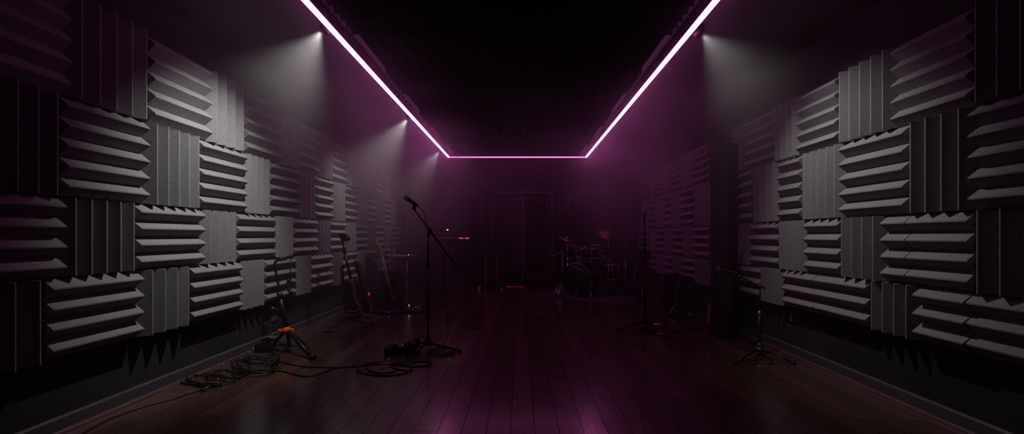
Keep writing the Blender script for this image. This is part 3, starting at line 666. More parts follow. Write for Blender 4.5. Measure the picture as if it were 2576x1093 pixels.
build('neck', slab(n1, n2+ax*.03, .026, .034, .024), 'maple', t)
hs = build('headstock', MB().prism([p+off for p in (n1-sd*.013, n1+sd*.013, n0.lerp(n1,.4)+sd*.010, n0+sd*.012, n0-sd*.016, n0.lerp(n1,.5)-sd*.028)], Vector((0,.018,0))), 'maple', t)
for i in range(4):
    q = n0.lerp(n1, .12+.24*i)-sd*.020; build('tuning_peg', MB().cyl(q, q-sd*.018, .004).ball(q-sd*.02, .008), 'chrome', hs)
build('pickup', MB().box(bc+Vector((0,-.012,0))-ax*.03, (.075,.014,.022)), 'steel', t)
build('scratch_plate', slab(n2+ax*.03, n3-ax*.03, .034, .036, .010), 'redhead', t)
build('bridge', MB().box(n3+Vector((.0,-.012,.02)), (.075,.02,.03), bev=.003), 'chrome', t)
for i in range(3):
    q = n3.lerp(n2, .04+.08*i)+sd*.045; build('tone_knob', MB().ball(q+Vector((0,-.012,0)), .012), 'chrome', t)
st = MB()
for k in range(4): st.tube([n1+off+Vector((0,-.004,0))+sd*(-.012+.008*k), n3+off+Vector((0,-.006,0))+sd*(-.015+.01*k)], .0012, 4)
build('strings', st, 'steel', t)
t = thing('guitar_stand', Vector((gx.x-.03, Yg+.12, 0)), 'low black tubular stand holding the orange-necked guitar', 'guitar stand')
q = Vector((gx.x-.05, Yg+.17, .30))
for (x_, y_) in ((-.22,-.16), (.18,-.14), (-.02,.24)): leg(t, q, Vector((q.x+x_, q.y+y_, .01)), .009)
build('cradle', MB().tube([q+Vector((-.12,0,-.05)), q+Vector((.12,0,-.05))], .01, 8).tube([q+Vector((-.12,0,-.05)), q+Vector((-.12,-.12,-.19)), q+Vector((-.12,-.17,-.17))], .009, 8).tube([q+Vector((.12,0,-.05)), q+Vector((.12,-.12,-.19)), q+Vector((.12,-.17,-.17))], .009, 8), 'rubber', t)

# speaker cabinet behind the guitar
pc = Vector((r8(640,850,7.32).x, 7.32, 0))
t = thing('speaker_cabinet', pc, 'black bass speaker cabinet behind the orange-necked guitar', 'speaker')
build('cabinet', MB().box(pc+Vector((-.0,.16,.275)), (.50,.30,.55), bev=.015), 'tolex', t)
build('speaker_cone', MB().lathe([(.19,0),(.185,.012),(.16,-.0),(.06,.05),(0,.055)][::-1], pc+Vector((0,.012,.30)), (0,1,0), 28), 'grille', t)
build('cone_ring', MB().tube([pc+Vector((math.cos(a)*.19, .002, .30+math.sin(a)*.19)) for a in [2*PI*i/32 for i in range(32)]], .008, 6, True), 'bmetal', t)

# pedal board on the floor beyond
pb = fl(1043, 788, 0)
t = thing('pedal_board', pb, 'low black pedal board with a small pale display on the floor beyond the main stand', 'pedal board')
build('board_base', MB().prism([pb+Vector((-.17,-.03,0)), pb+Vector((.11,-.03,0)), pb+Vector((.11,-.03,.018)), pb+Vector((-.17,-.03,.018))], (0,.34,.0)), 'pblack', t)
build('slanted_deck', MB().prism([pb+Vector((-.16,-.02,.018)), pb+Vector((-.16,.30,.018)), pb+Vector((-.16,.30,.085)), pb+Vector((-.16,-.02,.03))], (.26,0,0)), 'pblack', t)
build('display', MB().box(pb+Vector((.01,.13,.066)), (.075,.06,.008), Matrix.Rotation(.17,3,'X')), 'paper', t)
build('display_window', MB().box(pb+Vector((.015,.13,.0715)), (.04,.03,.003), Matrix.Rotation(.17,3,'X')), 'pblack', t)
for i in range(3): build('foot_switch', MB().cyl(pb+Vector((-.11+i*.08,.03,.03)), pb+Vector((-.11+i*.08,.03,.055)), .011), 'chrome', t)
build('indicator', MB().ball(pb+Vector((-.14,.22,.08)), .006), 'ledwhite', t)
build('control_knob', MB().cyl(pb+Vector((.085,.05,.03)), pb+Vector((.085,.05,.062)), .014), 'chrome', t)
pb2 = fl(975, 792, 0)
t = thing('pedal_strip', pb2, 'low strip of foot switches with a blue light at the foot of the cases', 'pedal board')
build('strip_base', MB().box(pb2+Vector((.0,.05,.015)), (.42,.11,.03), bev=.005), 'pblack', t)
for i in range(4): build('foot_switch', MB().cyl(pb2+Vector((-.15+i*.09,.04,.03)), pb2+Vector((-.15+i*.09,.04,.045)), .011), 'steel', t)
build('indicator', MB().ball(pb2+Vector((.015,.0,.032)), .006), 'ledblue', t)
build('effects_pedal', MB().prism([fl(1005,790,.0)+Vector(v) for v in ((-.04,0,0),(.06,0,0),(.06,0,.035),(-.04,0,.028))], (0,.12,.01)), 'pblack', label='small flat pedal between the switch strip and the pedal board', cat='effects pedal')
cable([(fl(988,760), 2), (fl(1000,768), 2), (fl(1012,779), 2), (fl(1024,786), 2), (fl(1032,789), 2)], .005, 'cable from the orange-necked guitar to the pedal board')
cable([(fl(940,790), 2), (fl(965,778), 2), (fl(1000,773), 2), (fl(1018,776), 2), (fl(1000,783), 2)], .006, 'cable curving behind the switch strip')
build('cable_plug', MB().cyl(fl(937,789,.012), fl(950,786,.012), .012), 'piping', label='pale plug end beside the tall curved case', cat='plug')
cable([(fl(990,741), 2), (fl(1020,738), 2), (fl(1060,737), 2), (fl(1100,734), 2), (fl(1150,737), 2), (fl(1185,737), 2)], .006, 'cable running along the floor in front of the keyboard stand')

# side table with laptop and sheet, far left corner
Yd = 8.86; c = at(1020, 645, Yd)
tx = c.x; th = c.z
t = thing('equipment_table', (tx, Yd, 0), 'small black table with a chrome leg in the far left corner', 'table')
build('table_top', MB().box((tx, Yd, th-.015), (.50,.40,.03), bev=.004), 'tolex', t)
leg(t, (tx+.075, Yd-.16, th-.03), (tx+.075, Yd-.16, .012), .014, 'chrome')
for (a_, b2) in ((-.22,-.16), (-.22,.16), (.22,.16)): leg(t, (tx+a_, Yd+b2, th-.03), (tx+a_, Yd+b2, .012), .014)
build('modesty_panel', MB().box((tx-.07, Yd-.02, th-.20), (.30,.30,.32), bev=.008), 'tolex', t)
lp = at(1008, 642, Yd-.03)
t = thing('laptop', (lp.x, Yd-.05, th), 'closed pale laptop lying on the small corner table', 'laptop')
build('laptop_body', MB().box((lp.x, Yd-.06, th+.012), (.25,.22,.022), bev=.004), 'paper', t)
sp = at(1036, 648, Yd-.1)
t = thing('audio_interface', (sp.x, Yd-.1, th), 'small flat box with a yellow light on the corner table, beside the laptop', 'audio interface')
build('interface_body', MB().box((sp.x, Yd-.08, th+.015), (.14,.15,.028), bev=.004), 'steel', t)
build('indicator', MB().ball((at(1033,643,Yd).x, Yd-.16, th+.036), .008), 'ledyellow', t)
t = thing('desk_microphone', (at(1021,635,Yd).x, Yd+.08, th), 'small gooseneck microphone standing on the corner table', 'microphone')
build('gooseneck', MB().tube([(at(1021,0,Yd).x, Yd+.08, th), (at(1021,0,Yd).x, Yd+.08, th+.08)], .005, 6), 'bmetal', t)
build('microphone_head', MB().ball((at(1021,0,Yd).x, Yd+.08, th+.095), .018), 'mesh', t)

# mic stand against the far foam
Yk = 8.3; kb = at(984, 742, Yk); kx = kb.x
t = thing('microphone_stand', (kx, Yk, 0), 'thin black microphone stand with pink-lit clamp, far end of the left foam wall', 'microphone stand')
build('pole', MB().cyl((kx, Yk, .05), at(984, 610, Yk), .011), 'bmetal', t)
for a in (.4, 2.5, 4.6): leg(t, (kx, Yk, .08), (kx+.2*math.cos(a), Yk+.2*math.sin(a), .01), .009)
build('boom_arm', MB().cyl(at(983,585,Yk), at(984,612,Yk), .008).cyl(at(984,606,Yk), at(996,602,Yk), .010), 'bmetal', t)
build('clamp', MB().ball(at(984,608,Yk), .022), 'pblack', t)
build('clamp_bolt', MB().ball(at(992,603,Yk-.02), .014, (2,1,.6)), 'redhead', t)  # reddish colour stands in for the pink light on the clamp

# keyboard on stand
Yk = 8.75
ka, kb = at(1090, 604, Yk), at(1186, 604, Yk); kx = (ka.x+kb.x)/2
t = thing('keyboard_stand', (kx, Yk, 0), 'black two-tier folding stand carrying the keyboards near the back wall', 'keyboard stand')
for sx in (-1, 1):
    build('crossed_legs', MB().cyl((kx-.28, Yk+sx*.16, .02), (kx+.26, Yk+sx*.16, .98), .014).cyl((kx+.28, Yk+sx*.16, .02), (kx-.26, Yk+sx*.16, .98), .014), 'bmetal', t)
build('floor_bar', MB().cyl((kx-.28, Yk-.22, .018), (kx-.28, Yk+.22, .018), .016).cyl((kx+.28, Yk-.22, .018), (kx+.28, Yk+.22, .018), .016), 'bmetal', t)
build('support_arm', MB().box((kx, Yk, ka.z-.045), (.62,.34,.02)), 'bmetal', t)
build('lower_shelf', MB().box((kx-.13, Yk-.02, at(0,636,Yk).z-.012), (.42,.34,.02)), 'bmetal', t)
t = thing('keyboard', (kx, Yk, ka.z-.03), 'long dark keyboard with pink lit displays on the top tier of the stand', 'keyboard')
w_ = kb.x-ka.x
build('keyboard_case', MB().box((kx, Yk, ka.z), (w_,.32,.065), bev=.008), 'pblack', t)
build('keys', MB().box((kx-.0, Yk-.09, ka.z+.035), (w_-.08,.13,.014)), 'keys', t)
build('front_edge', MB().box((kx-.17, Yk-.163, ka.z+.025), (w_*.55,.006,.012)), 'piping', t)
build('display', MB().box((at(1160,0,Yk-.17).x, Yk-.164, at(0,600,Yk-.16).z), (.09,.006,.026)).box((at(1175,0,Yk-.17).x, Yk-.164, at(0,600,Yk-.16).z), (.09,.006,.026)), 'screen', t)
t = thing('keyboard', (kx-.13, Yk, at(0,636,Yk).z), 'short pale-edged keyboard on the lower tier of the stand', 'keyboard')
zk = at(0,636,Yk).z
build('keyboard_case', MB().box((kx-.14, Yk-.02, zk+.022), (.38,.24,.045), bev=.006), 'pblack', t)
build('keys', MB().box((kx-.14, Yk-.09, zk+.047), (.34,.09,.01)), 'keys', t)
lx = at(1124, 578, Yk)
t = thing('clip_lamp', (lx.x, Yk+.1, ka.z+.03), 'tiny lit lamp on a thin upright wire above the keyboard', 'lamp')
build('lamp_stem', MB().tube([(lx.x, Yk+.1, ka.z+.03), (lx.x, Yk+.1, lx.z+.45)], .004, 6), 'bmetal', t)
build('lamp_bulb', MB().ball((lx.x, Yk+.08, lx.z), .016), 'bulb', t)
build('lamp_shade', MB().lathe([(.03,-.01),(.02,.02),(.006,.035)], (lx.x, Yk+.085, lx.z+.012), (0,0,1), 16).tube([(lx.x,Yk+.1,lx.z+.04),(lx.x,Yk+.085,lx.z+.045)], .005, 6), 'pblack', t)

# tall cases beside the door with orange edging
def tall_case(x0, x1, ytop, ex, ey0, ey1, label, Y=9.25):
    a = at(x0, 0, Y).x; b = at(x1, 0, Y).x; h = at(0, ytop, Y).z
    t = thing('upright_case', ((a+b)/2, Y+.1, 0), label, 'instrument case', 'upright cases by the door')
    c_ = (a+b)/2; w_ = b-a
    P = [(a, Y, 0), (b, Y, 0), (b, Y, h*.80), (b-w_*.16, Y, h*.88), (b-w_*.16, Y, h-.03), (b-w_*.28, Y, h), (a+w_*.28, Y, h), (a+w_*.16, Y, h-.03), (a+w_*.16, Y, h*.88), (a, Y, h*.80)]
    build('case_shell', MB().prism(P, (0,.2,0), bev=.012), 'tolex', t)
    x = at(ex, 0, Y-.01).x
    build('orange_edging', MB().box((x, Y-.006, (at(0,ey0,Y).z+max(at(0,ey1,Y).z,.02))/2), (.017,.012,at(0,ey0,Y).z-max(at(0,ey1,Y).z,.02))), 'orange', t)
    build('latch', MB().box((c_+.02, Y-.008, h-.07), (.035,.014,.02), bev=.003), 'steel', t)
    return t
tall_case(1205, 1240, 606, 1221.8, 640, 720, 'tall black instrument case with orange edging, farther from the door')
tall_case(1242, 1272, 600, 1250.8, 643, 709, 'tall black instrument case with shorter orange edging, right beside the door')
bq = at(1205, 719, 9.1)
build('power_socket_box', MB().box((bq.x, 9.12, .05), (.06,.05,.05), bev=.005).box((bq.x, 9.12, .0125), (.05,.05,.025)), 'paper', label='small white box on the floor at the foot of the tall cases', cat='box')
bq = at(1263, 719, 9.1)
build('power_socket_box', MB().box((bq.x, 9.12, .018), (.04,.04,.036), bev=.004), 'paper', label='tiny pale box on the floor just left of the door', cat='box')

# music stand and stool by the door
Yq = 9.0; q = at(1350, 612, Yq)
t = thing('music_stand', (q.x, Yq, 0), 'dark music stand with a small desk in front of the glazed door leaf', 'music stand')
build('desk', MB().box((q.x, Yq, q.z), (.22,.02,.09), Matrix.Rotation(-.3,3,'X'), bev=.003).box((q.x, Yq-.02, q.z-.045), (.22,.04,.008)), 'bmetal', t)
build('pole', MB().cyl((q.x, Yq+.02, .1), (q.x, Yq+.01, q.z), .009), 'bmetal', t)
for a in (.5, 2.6, 4.7): leg(t, (q.x, Yq+.02, .16), (q.x+.2*math.cos(a), Yq+.02+.2*math.sin(a), .01), .007)
Yq = 8.6; q = at(1352, 651, Yq)
t = thing('bar_stool', (q.x, Yq, 0), 'tall black stool with a round seat between the door and the drum kit', 'stool')
build('seat', MB().lathe([(0,0),(.15,0),(.165,.012),(.165,.03),(.15,.042),(0,.045)], (q.x, Yq, q.z-.04), (0,0,1), 24), 'fabric', t)
for a in (.78, 2.36, 3.93, 5.5): leg(t, (q.x+.09*math.cos(a), Yq+.09*math.sin(a), q.z-.04), (q.x+.18*math.cos(a), Yq+.18*math.sin(a), .01), .012)
build('foot_ring', MB().tube([(q.x+.145*math.cos(a), Yq+.145*math.sin(a), .25) for a in [2*PI*i/24 for i in range(24)]], .007, 6, True), 'bmetal', t)

# ------------------------------------------------------------------ drum kit
S6 = .2745
def r6(x, y, Y): return at(1360+x*S6, 480+y*S6, Y)
A = fl(1328,743); B = fl(1564.7,768); A.z = B.z = 0
e = (B-A).normalized(); nn = Vector((-e.y, e.x, 0)); nn = nn if nn.y > 0 else -nn
D2 = 1.02
P = [A, B, B+nn*D2, A+nn*1.15]
mb = MB().prism([p+Vector((0,0,.001)) for p in P], (0,0,.012))
build('rug', mb, 'rug', label='dark grey rectangular rug under the drum kit', cat='rug')
RZ = .013
# bass drum
yaw = math.radians(35); axd = Vector((math.sin(yaw), math.cos(yaw), 0)); c0 = at(1449, 704.5, 7.98); c0.z = RZ+.315
t = thing('bass_drum', (c0.x+axd.x*.2, c0.y+axd.y*.2, RZ), 'large black bass drum with chrome fittings on the rug', 'drum')
ln = .42; rd = .295
build('shell', MB().lathe([(rd-.008,.03),(rd,.03),(rd,ln-.03),(rd-.008,ln-.03)], c0, axd, 48), 'lacquer', t)
build('front_head', MB().lathe([(0,.010),(rd*.5,.009),(rd-.004,.012),(rd,.03)], c0, axd, 48), 'head', t)
build('rear_head', MB().lathe([(0,ln-.01),(rd-.004,ln-.012),(rd,ln-.03)], c0, axd, 48), 'head', t)
for nm, h in (('front_hoop', .0), ('rear_hoop', ln-.035)):
    build(nm, MB().lathe([(rd+.004,h),(rd+.02,h),(rd+.02,h+.035),(rd+.004,h+.035),(rd+.004,h)], c0, axd, 48), 'lacquer', t)
    hh = h-.001 if h == 0 else h+.036
    build('hoop_inlay', MB().lathe([(rd+.0135,hh-.002),(rd+.0205,hh-.002),(rd+.0215,hh+.003),(rd+.0135,hh+.003)], c0, axd, 48), 'steel', t)
ux = axd.cross(Vector((0,0,1))); uz = Vector((0,0,1))
for i in range(8):
    a = 2*PI*(i+.5)/8; rv = ux*math.cos(a)+uz*math.sin(a)
    lg = build('lug', MB().box(c0+axd*.10+rv*(rd+.010), (.02,.03,.025), bev=.004).box(c0+axd*(ln-.10)+rv*(rd+.010), (.02,.03,.025), bev=.004), 'chrome', t)
    build('tension_rod', MB().cyl(c0+axd*-.012+rv*(rd+.024), c0+axd*.10+rv*(rd+.014), .0035).cyl(c0+axd*-.014+rv*(rd+.024), c0+axd*.012+rv*(rd+.025), .009).cyl(c0+axd*(ln+.014)+rv*(rd+.024), c0+axd*(ln-.10)+rv*(rd+.014), .0035), 'chrome', lg)
build('badge', MB().lathe([(0,0),(.03,0),(.03,.003),(0,.003)], c0+axd*.004-ux*.09-uz*.10, -axd, 20), 'brownbag', t)
build('label_strip', MB().box(c0+axd*.004+ux*-.0-uz*.262, (.07,.004,.014), rotz(-yaw)), 'paper', t)
for sg, foot in ((1, fl(1485,754,RZ+.01)), (-1, fl(1406,744,RZ+.01))):
    pA = c0+axd*.10+ux*(sg if (ux.x > 0) else -sg)*rd*.93-uz*.11
    sp_ = build('spur', MB().cyl(pA, foot, .009).ball(pA, .02), 'chrome', t)
    build('spur_tip', MB().cyl(foot+Vector((0,0,.02)), foot-Vector((0,0,.008)), .012), 'rubber', sp_)
mt = c0+axd*.17+uz*rd
build('tom_mount', MB().box(mt+uz*.012, (.06,.05,.03), bev=.006).cyl(mt, mt+uz*.16, .012).ball(mt+uz*.14, .024).ball(mt+uz*.05, .02), 'chrome', t)
# drums
def drum(name, c, r, h, axis, label, top='head', nl=6, legs=None, shell='lacquer'):
    axis = Vector(axis).normalized(); c = Vector(c)
    t = thing(name, c, label, 'drum', 'drums of the kit')
    build('shell', MB().lathe([(r-.006,.01),(r,.012),(r,h-.012),(r-.006,h-.01)], c, axis, 32), shell, t)
    build('batter_head', MB().lathe([(0,h-.008),(r-.006,h-.008),(r-.002,h-.012)], c, axis, 32), top, t)
    build('resonant_head', MB().lathe([(0,.008),(r-.006,.008),(r-.002,.012)], c, axis, 32), 'head', t)
    for z0 in (0, h-.022):
        build('rim', MB().lathe([(r+.001,z0),(r+.011,z0),(r+.008,z0+.011),(r+.011,z0+.022),(r+.001,z0+.022),(r+.001,z0)], c, axis, 32), 'chrome', t)
    u = axis.orthogonal().normalized(); w = axis.cross(u)
    for i in range(nl):
        a = 2*PI*i/nl+.3; rv = u*math.cos(a)+w*math.sin(a)
        build('lug', MB().cyl(c+rv*(r+.008)+axis*.01, c+rv*(r+.008)+axis*(h-.01), .003, n=8).cyl(c+rv*(r+.009)+axis*(h*.36), c+rv*(r+.009)+axis*(h*.64), .009, n=10), 'chrome', t)
    if legs:
        for a in (.5, 2.6, 4.7):
            p = c+Vector((math.cos(a)*(r+.02), math.sin(a)*(r+.02), h*.5)); build('leg', MB().cyl(p, (p.x, p.y, RZ+.008), .006).ball((p.x, p.y, RZ+.01), .010), 'chrome', t)
    return t
Yd2 = 8.1
drum('rack_tom', r6(492,612,Yd2), .125, .215, (-.12,-.22,1), 'small black rack tom with bright chrome rims above the bass drum', nl=6)
drum('rack_tom', r6(372,608,Yd2+.05), .105, .19, (.25,-.25,1), 'dark rack tom left of the bright chrome-rimmed tom')
drum('floor_tom', (r6(650,640,8.35).x, 8.35, .30), .19, .30, (0,0,1), 'black floor tom on thin legs to the right behind the bass drum', nl=6, legs=True)
sn = (r6(515,660,8.5).x, 8.5, r6(515,648,8.5).z)
drum('snare_drum', sn, .17, .11, (.1,-.2,1), 'snare drum with a worn reddish head between the bass drum and floor tom', 'redhead', 8)
t = thing('snare_stand', (sn[0], sn[1], RZ), 'low chrome stand carrying the snare drum', 'drum hardware')
build('basket', MB().tube([(sn[0]-.15, 8.5, sn[2]-.0), (sn[0], 8.5, sn[2]-.08), (sn[0]+.15, 8.5, sn[2]-.0)], .006, 6), 'chrome', t)
build('pole', MB().cyl((sn[0], 8.5, RZ+.08), (sn[0], 8.5, sn[2]-.08), .01), 'chrome', t)
for a in (.3, 2.4, 4.5): leg(t, (sn[0], 8.5, .25), (sn[0]+.2*math.cos(a), 8.5+.2*math.sin(a), RZ+.01), .006, 'chrome')
# bass drum pedal
pp = c0+axd*(ln+.12); 
t = thing('drum_pedal', (pp.x, pp.y, RZ), 'chrome kick pedal behind the bass drum', 'drum hardware')
build('footboard', MB().box((pp.x+axd.x*.08, pp.y+axd.y*.08, RZ+.05), (.09,.26,.012), rotz(-yaw)@Matrix.Rotation(-.2,3,'X')), 'steel', t)
build('pedal_frame', MB().cyl((pp.x-.06, pp.y, RZ), (pp.x-.06, pp.y, .24), .009).cyl((pp.x+.06, pp.y, RZ), (pp.x+.06, pp.y, .24), .009).cyl((pp.x-.07, pp.y, .24), (pp.x+.07, pp.y, .24), .009), 'chrome', t)
# cymbals
def cym_stand(base, top, cyr, label, tilt=(0,0,1), legs=None, hub_z=None, arm=None, catn='cymbal', flat=.0, spread=.27, double=False):
    base = Vector(base); top = Vector(top); hz = hub_z or .36
    t = thing('cymbal_stand', (base.x, base.y, RZ), label, 'cymbal', 'cymbals of the drum kit')
    jt = arm[0] if arm else top
    build('pole', MB().cyl((base.x, base.y, RZ+.05), (base.x, base.y, min(jt.z, hz+.35)), .0125).cyl((base.x, base.y, hz+.3), jt, .009), 'chrome', t)
    build('height_collar', MB().cyl((base.x, base.y, hz+.30), (base.x, base.y, hz+.36), .019).cyl((base.x, base.y, hz-.02), (base.x, base.y, hz+.03), .018), 'chrome', t)
    if arm: build('boom_arm', MB().cyl(arm[1], top, .0065).ball(jt, .02), 'chrome', t)
    ll = legs or [Vector((base.x+spread*math.cos(a), base.y+spread*math.sin(a), RZ+.01)) for a in (-.4, -2.6, 1.6)]
    for q in ll:
        q = Vector(q); h = Vector((base.x, base.y, hz)); k = h.lerp(q, .55); k.z += .0
        l = build('leg', MB().tube(catmull([h, h.lerp(q,.15)+Vector((0,0,.012)), k, q], 4), .0085, 8), 'chrome', t)
        build('rubber_foot', MB().cyl(q+Vector((0,0,.018)), q-Vector((0,0,.009)), .016), 'rubber', l)
        build('brace', MB().cyl((base.x, base.y, RZ+.10), k, .005), 'chrome', t)
    ax_ = Vector(tilt).normalized(); r = cyr
    prof = [(.012,.030),(.03,.026),(.045,.008),(.06,.003),(r*.55,-.008),(r,-.024),(r,-.0255),(r*.55,-.0095),(.06,.0015),(.04,.003),(.012,.028)]
    build('cymbal', MB().lathe(prof, top, ax_, 48), 'cymbal', t)
    if double: build('lower_cymbal', MB().lathe([(a_, -b2) for a_, b2 in prof], top-ax_*.06, ax_, 48), 'cymbal', t)
    build('wing_nut', MB().cyl(top+ax_*.02, top+ax_*.075, .006).box(top+ax_*.07, (.03,.008,.012)), 'chrome', t)
    return t
cym_stand(fl(1428,744,0), r6(243,436,8.3), .19, 'tilted bronze crash cymbal at the upper left of the kit', (.35,-.25,1))
cym_stand(fl(1452,733,0), r6(300,492,8.9), .22, 'wide bronze cymbal just under the tilted crash, above the bass drum', (.25,-.12,1))
b5 = fl(1530,741,0)
cym_stand(b5, r6(622,385,b5.y), .20, 'big hazy bronze cymbal facing the room on the tall middle stand', (.1,-.75,.9), legs=[fl(1493,746,RZ+.01), fl(1570,757,RZ+.01), fl(1535,732,RZ+.01)], hub_z=r6(612,805,b5.y).z)
b6 = fl(1573.5,738,0)
cym_stand(b6, r6(778,495,b6.y), .17, 'pair of flat hi-hat cymbals on the right-hand stand of the kit', (0,0,1), legs=[fl(1587,745,RZ+.01), fl(1556,744,RZ+.01), fl(1578,731,RZ+.01)], hub_z=r6(778,768,b6.y).z, double=True)
b7 = fl(1415,742,0); j7 = r6(200,562,b7.y)
t = thing('boom_stand', (b7.x, b7.y, RZ), 'chrome boom stand with a bright slanting arm left of the bass drum', 'drum hardware')
build('pole', MB().cyl((b7.x, b7.y, RZ+.05), j7, .010), 'chrome', t)
build('boom_arm', MB().cyl(r6(97,603,b7.y-.05), r6(290,535,b7.y+.08), .009), 'steel', t)
build('joint', MB().ball(j7, .02).ball(r6(200,590,b7.y), .014).ball(r6(200,650,b7.y), .014), 'chrome', t)
hz = r6(180,830,b7.y).z
for q in (fl(1393,745,RZ+.01), fl(1404,747,RZ+.01), fl(1424,735,RZ+.01)): leg(t, (b7.x, b7.y, .35), q, .008, 'chrome')
# overhead mic boom
Yo = 9.0; ob = r6(256,900,Yo); ob = Vector((ob.x, Yo, 0))
t = thing('microphone_stand', ob, 'tall thin overhead microphone stand slanting up behind the left cymbals', 'microphone stand')
tp = r6(262,132,Yo)
build('pole', MB().cyl((ob.x, Yo, .05), (tp.x, Yo, tp.z+.0), .011), 'bmetal', t)
build('boom_arm', MB().cyl(r6(35,305,Yo-.05), r6(275,120,Yo+.02), .0075), 'bmetal', t)
build('joint', MB().ball(r6(253,153,Yo-.03), .016), 'chrome', t)
build('joint', MB().ball(r6(178,182,Yo-.05), .014, (1.5,1,1)), 'chrome', t)
build('top_finial', MB().cyl(tp, r6(252,80,Yo), .006).ball(r6(252,76,Yo), .010), 'steel', t)
for a in (.3, 2.4, 4.5): leg(t, (ob.x, Yo, .12), (ob.x+.28*math.cos(a), Yo+.28*math.sin(a), .01), .009)
m1, m2 = r6(25,313,Yo-.06), r6(48,296,Yo-.06)
build('pencil_microphone', MB().cyl(m1, m2, .011), 'pblack', t)

# leaning case right of the kit
Yc = 7.75
P = [r6(x, y, Yc) for x, y in ((893,652),(930,640),(960,660),(965,760),(975,860),(970,955),(900,968),(850,945),(842,880),(862,770),(880,700))]
t = thing('cello_case', (P[6].x, Yc, 0), 'curved dark soft instrument case leaning at the right edge of the rug', 'instrument case')
build('case_body', MB().prism(catmull(P, 4, True), (0,.16,0), bev=.02), 'fabric', t)
build('piping', MB().tube(catmull([r6(x, y, Yc-.003) for x, y in ((896,655),(882,705),(866,770),(852,840))], 6), .005, 6), 'piping', t)
t = thing('folded_stand', fl(1619,750,0), 'short bright chrome stand leg beside the curved case', 'instrument stand')
build('chrome_tube', MB().tube(catmull([r6(943,845,7.55), r6(936,900,7.55), r6(928,935,7.5), r6(940,978,7.45)], 6), .007, 8), 'chrome', t)
build('back_leg', MB().cyl(r6(943,850,7.55), fl(1628,752,.01), .007), 'chrome', t)
build('side_leg', MB().cyl(r6(943,850,7.55), fl(1606,748,.01), .007), 'bmetal', t)

# ------------------------------------------------------------------ right-hand stands
S7 = .3475
def r7(x, y, Y): return at(1530+x*S7, 480+y*S7, Y)
Ym = 5.3; bs = Vector((at(1621.5,0,Ym).x, Ym, 0)); hub = bs+Vector((0,0,.085))
t = thing('microphone_stand', bs, 'straight black microphone stand with an empty clip, right of the drum kit', 'microphone stand')
build('tripod_hub', MB().lathe([(0,-.03),(.026,-.03),(.034,0),(.03,.03),(.018,.07),(0,.07)], hub, (0,0,1), 18), 'pblack', t)
for q in (fl(1553,831,.012), fl(1683,840,.012), fl(1628,806,.012)): leg(t, hub, q, .011)
build('lower_tube', MB().cyl(hub, (bs.x, Ym, .86), .0145), 'bmetal', t)
build('height_clutch', MB().cyl((bs.x, Ym, .84), (bs.x, Ym, .92), .019), 'pblack', t)
tz = r7(262,205,Ym)
build('upper_tube', MB().cyl((bs.x, Ym, .9), (bs.x, Ym, tz.z), .011), 'bmetal', t)
build('empty_clip', MB().tube(catmull([r7(250,160,Ym), r7(254,185,Ym), r7(262,200,Ym), r7(270,185,Ym), r7(273,145,Ym)], 4), .008, 8).cyl(r7(262,225,Ym), r7(262,195,Ym), .014), 'rubber', t)
build('locking_knob', MB().cyl(hub+Vector((.03,-.01,.06)), hub+Vector((.055,-.01,.06)), .012), 'pblack', t)
cc = fl(1622, 835, 0); coil = []
for k in range(int(4*18)):
    a = 2*PI*k/18; rr_ = .15-.012*(k/18)+.006*math.sin(k*.9); coil.append((cc.x+math.cos(a)*rr_, cc.y+math.sin(a)*rr_*.85, .006+.005*(k/18)))
build('cable_coil', MB().tube(catmull(coil, 4), .005, 6), 'cable', label='round black cable coil under the straight microphone stand', cat='cable', origin=(cc.x, cc.y, 0))
cable([(fl(1684,841), 2), (fl(1700,835), 2), (fl(1720,830), 2), (fl(1750,828), 2), (fl(1786,826), 2)], .007, 'black cable from the straight stand toward the upright amplifier cover')
cable([(fl(1553,838), 2), (fl(1600,843), 2), (fl(1660,847), 2), (fl(1720,850), 2), (fl(1790,853), 2), (fl(1850,860), 2)], .004, 'thin black cable crossing the floor in front of the straight stand')
wire([r7(250,780,Ym+.1), r7(243,800,Ym+.2), r7(225,870,Ym+.2), r7(200,930,Ym+.2), fl(1590,817,.006)], .003, 'thin wire drooping from the straight stand to the floor', 'cable')
cq = fl(1653,817,0)
t = thing('set_list_card', cq, 'small pale card on the floor right of the straight stand', 'card')
build('card_sheet', MB().box(cq+Vector((0,0,.004)), (.085,.06,.006), bev=.001), 'paper', t)
build('cable_plug', MB().cyl(fl(1654,839,.012), fl(1679,842,.012), .007), 'steel', label='thin metal plug lying at the foot of the straight stand', cat='plug')
Yn2 = 6.75; bs = Vector((at(1633,0,Yn2).x, Yn2, 0)); hub = bs+Vector((0,0,.07))
t = thing('microphone_stand', bs, 'shorter dark microphone stand just behind the straight one', 'microphone stand')
build('pole', MB().cyl(hub, r7(294,500,Yn2), .011), 'bmetal', t)
build('tripod_hub', MB().lathe([(0,-.02),(.03,-.02),(.03,.02),(.014,.06),(0,.06)], hub, (0,0,1), 16), 'pblack', t)
for q in (fl(1580,773,.01), fl(1664,779,.01), fl(1640,758,.01)): leg(t, hub, q, .010)
t2 = thing('microphone', r7(293,425,Yn2), 'dark upright microphone on the shorter stand behind the straight one', 'microphone')
microphone(r7(294,418,Yn2), r7(294,500,Yn2), None, t2)

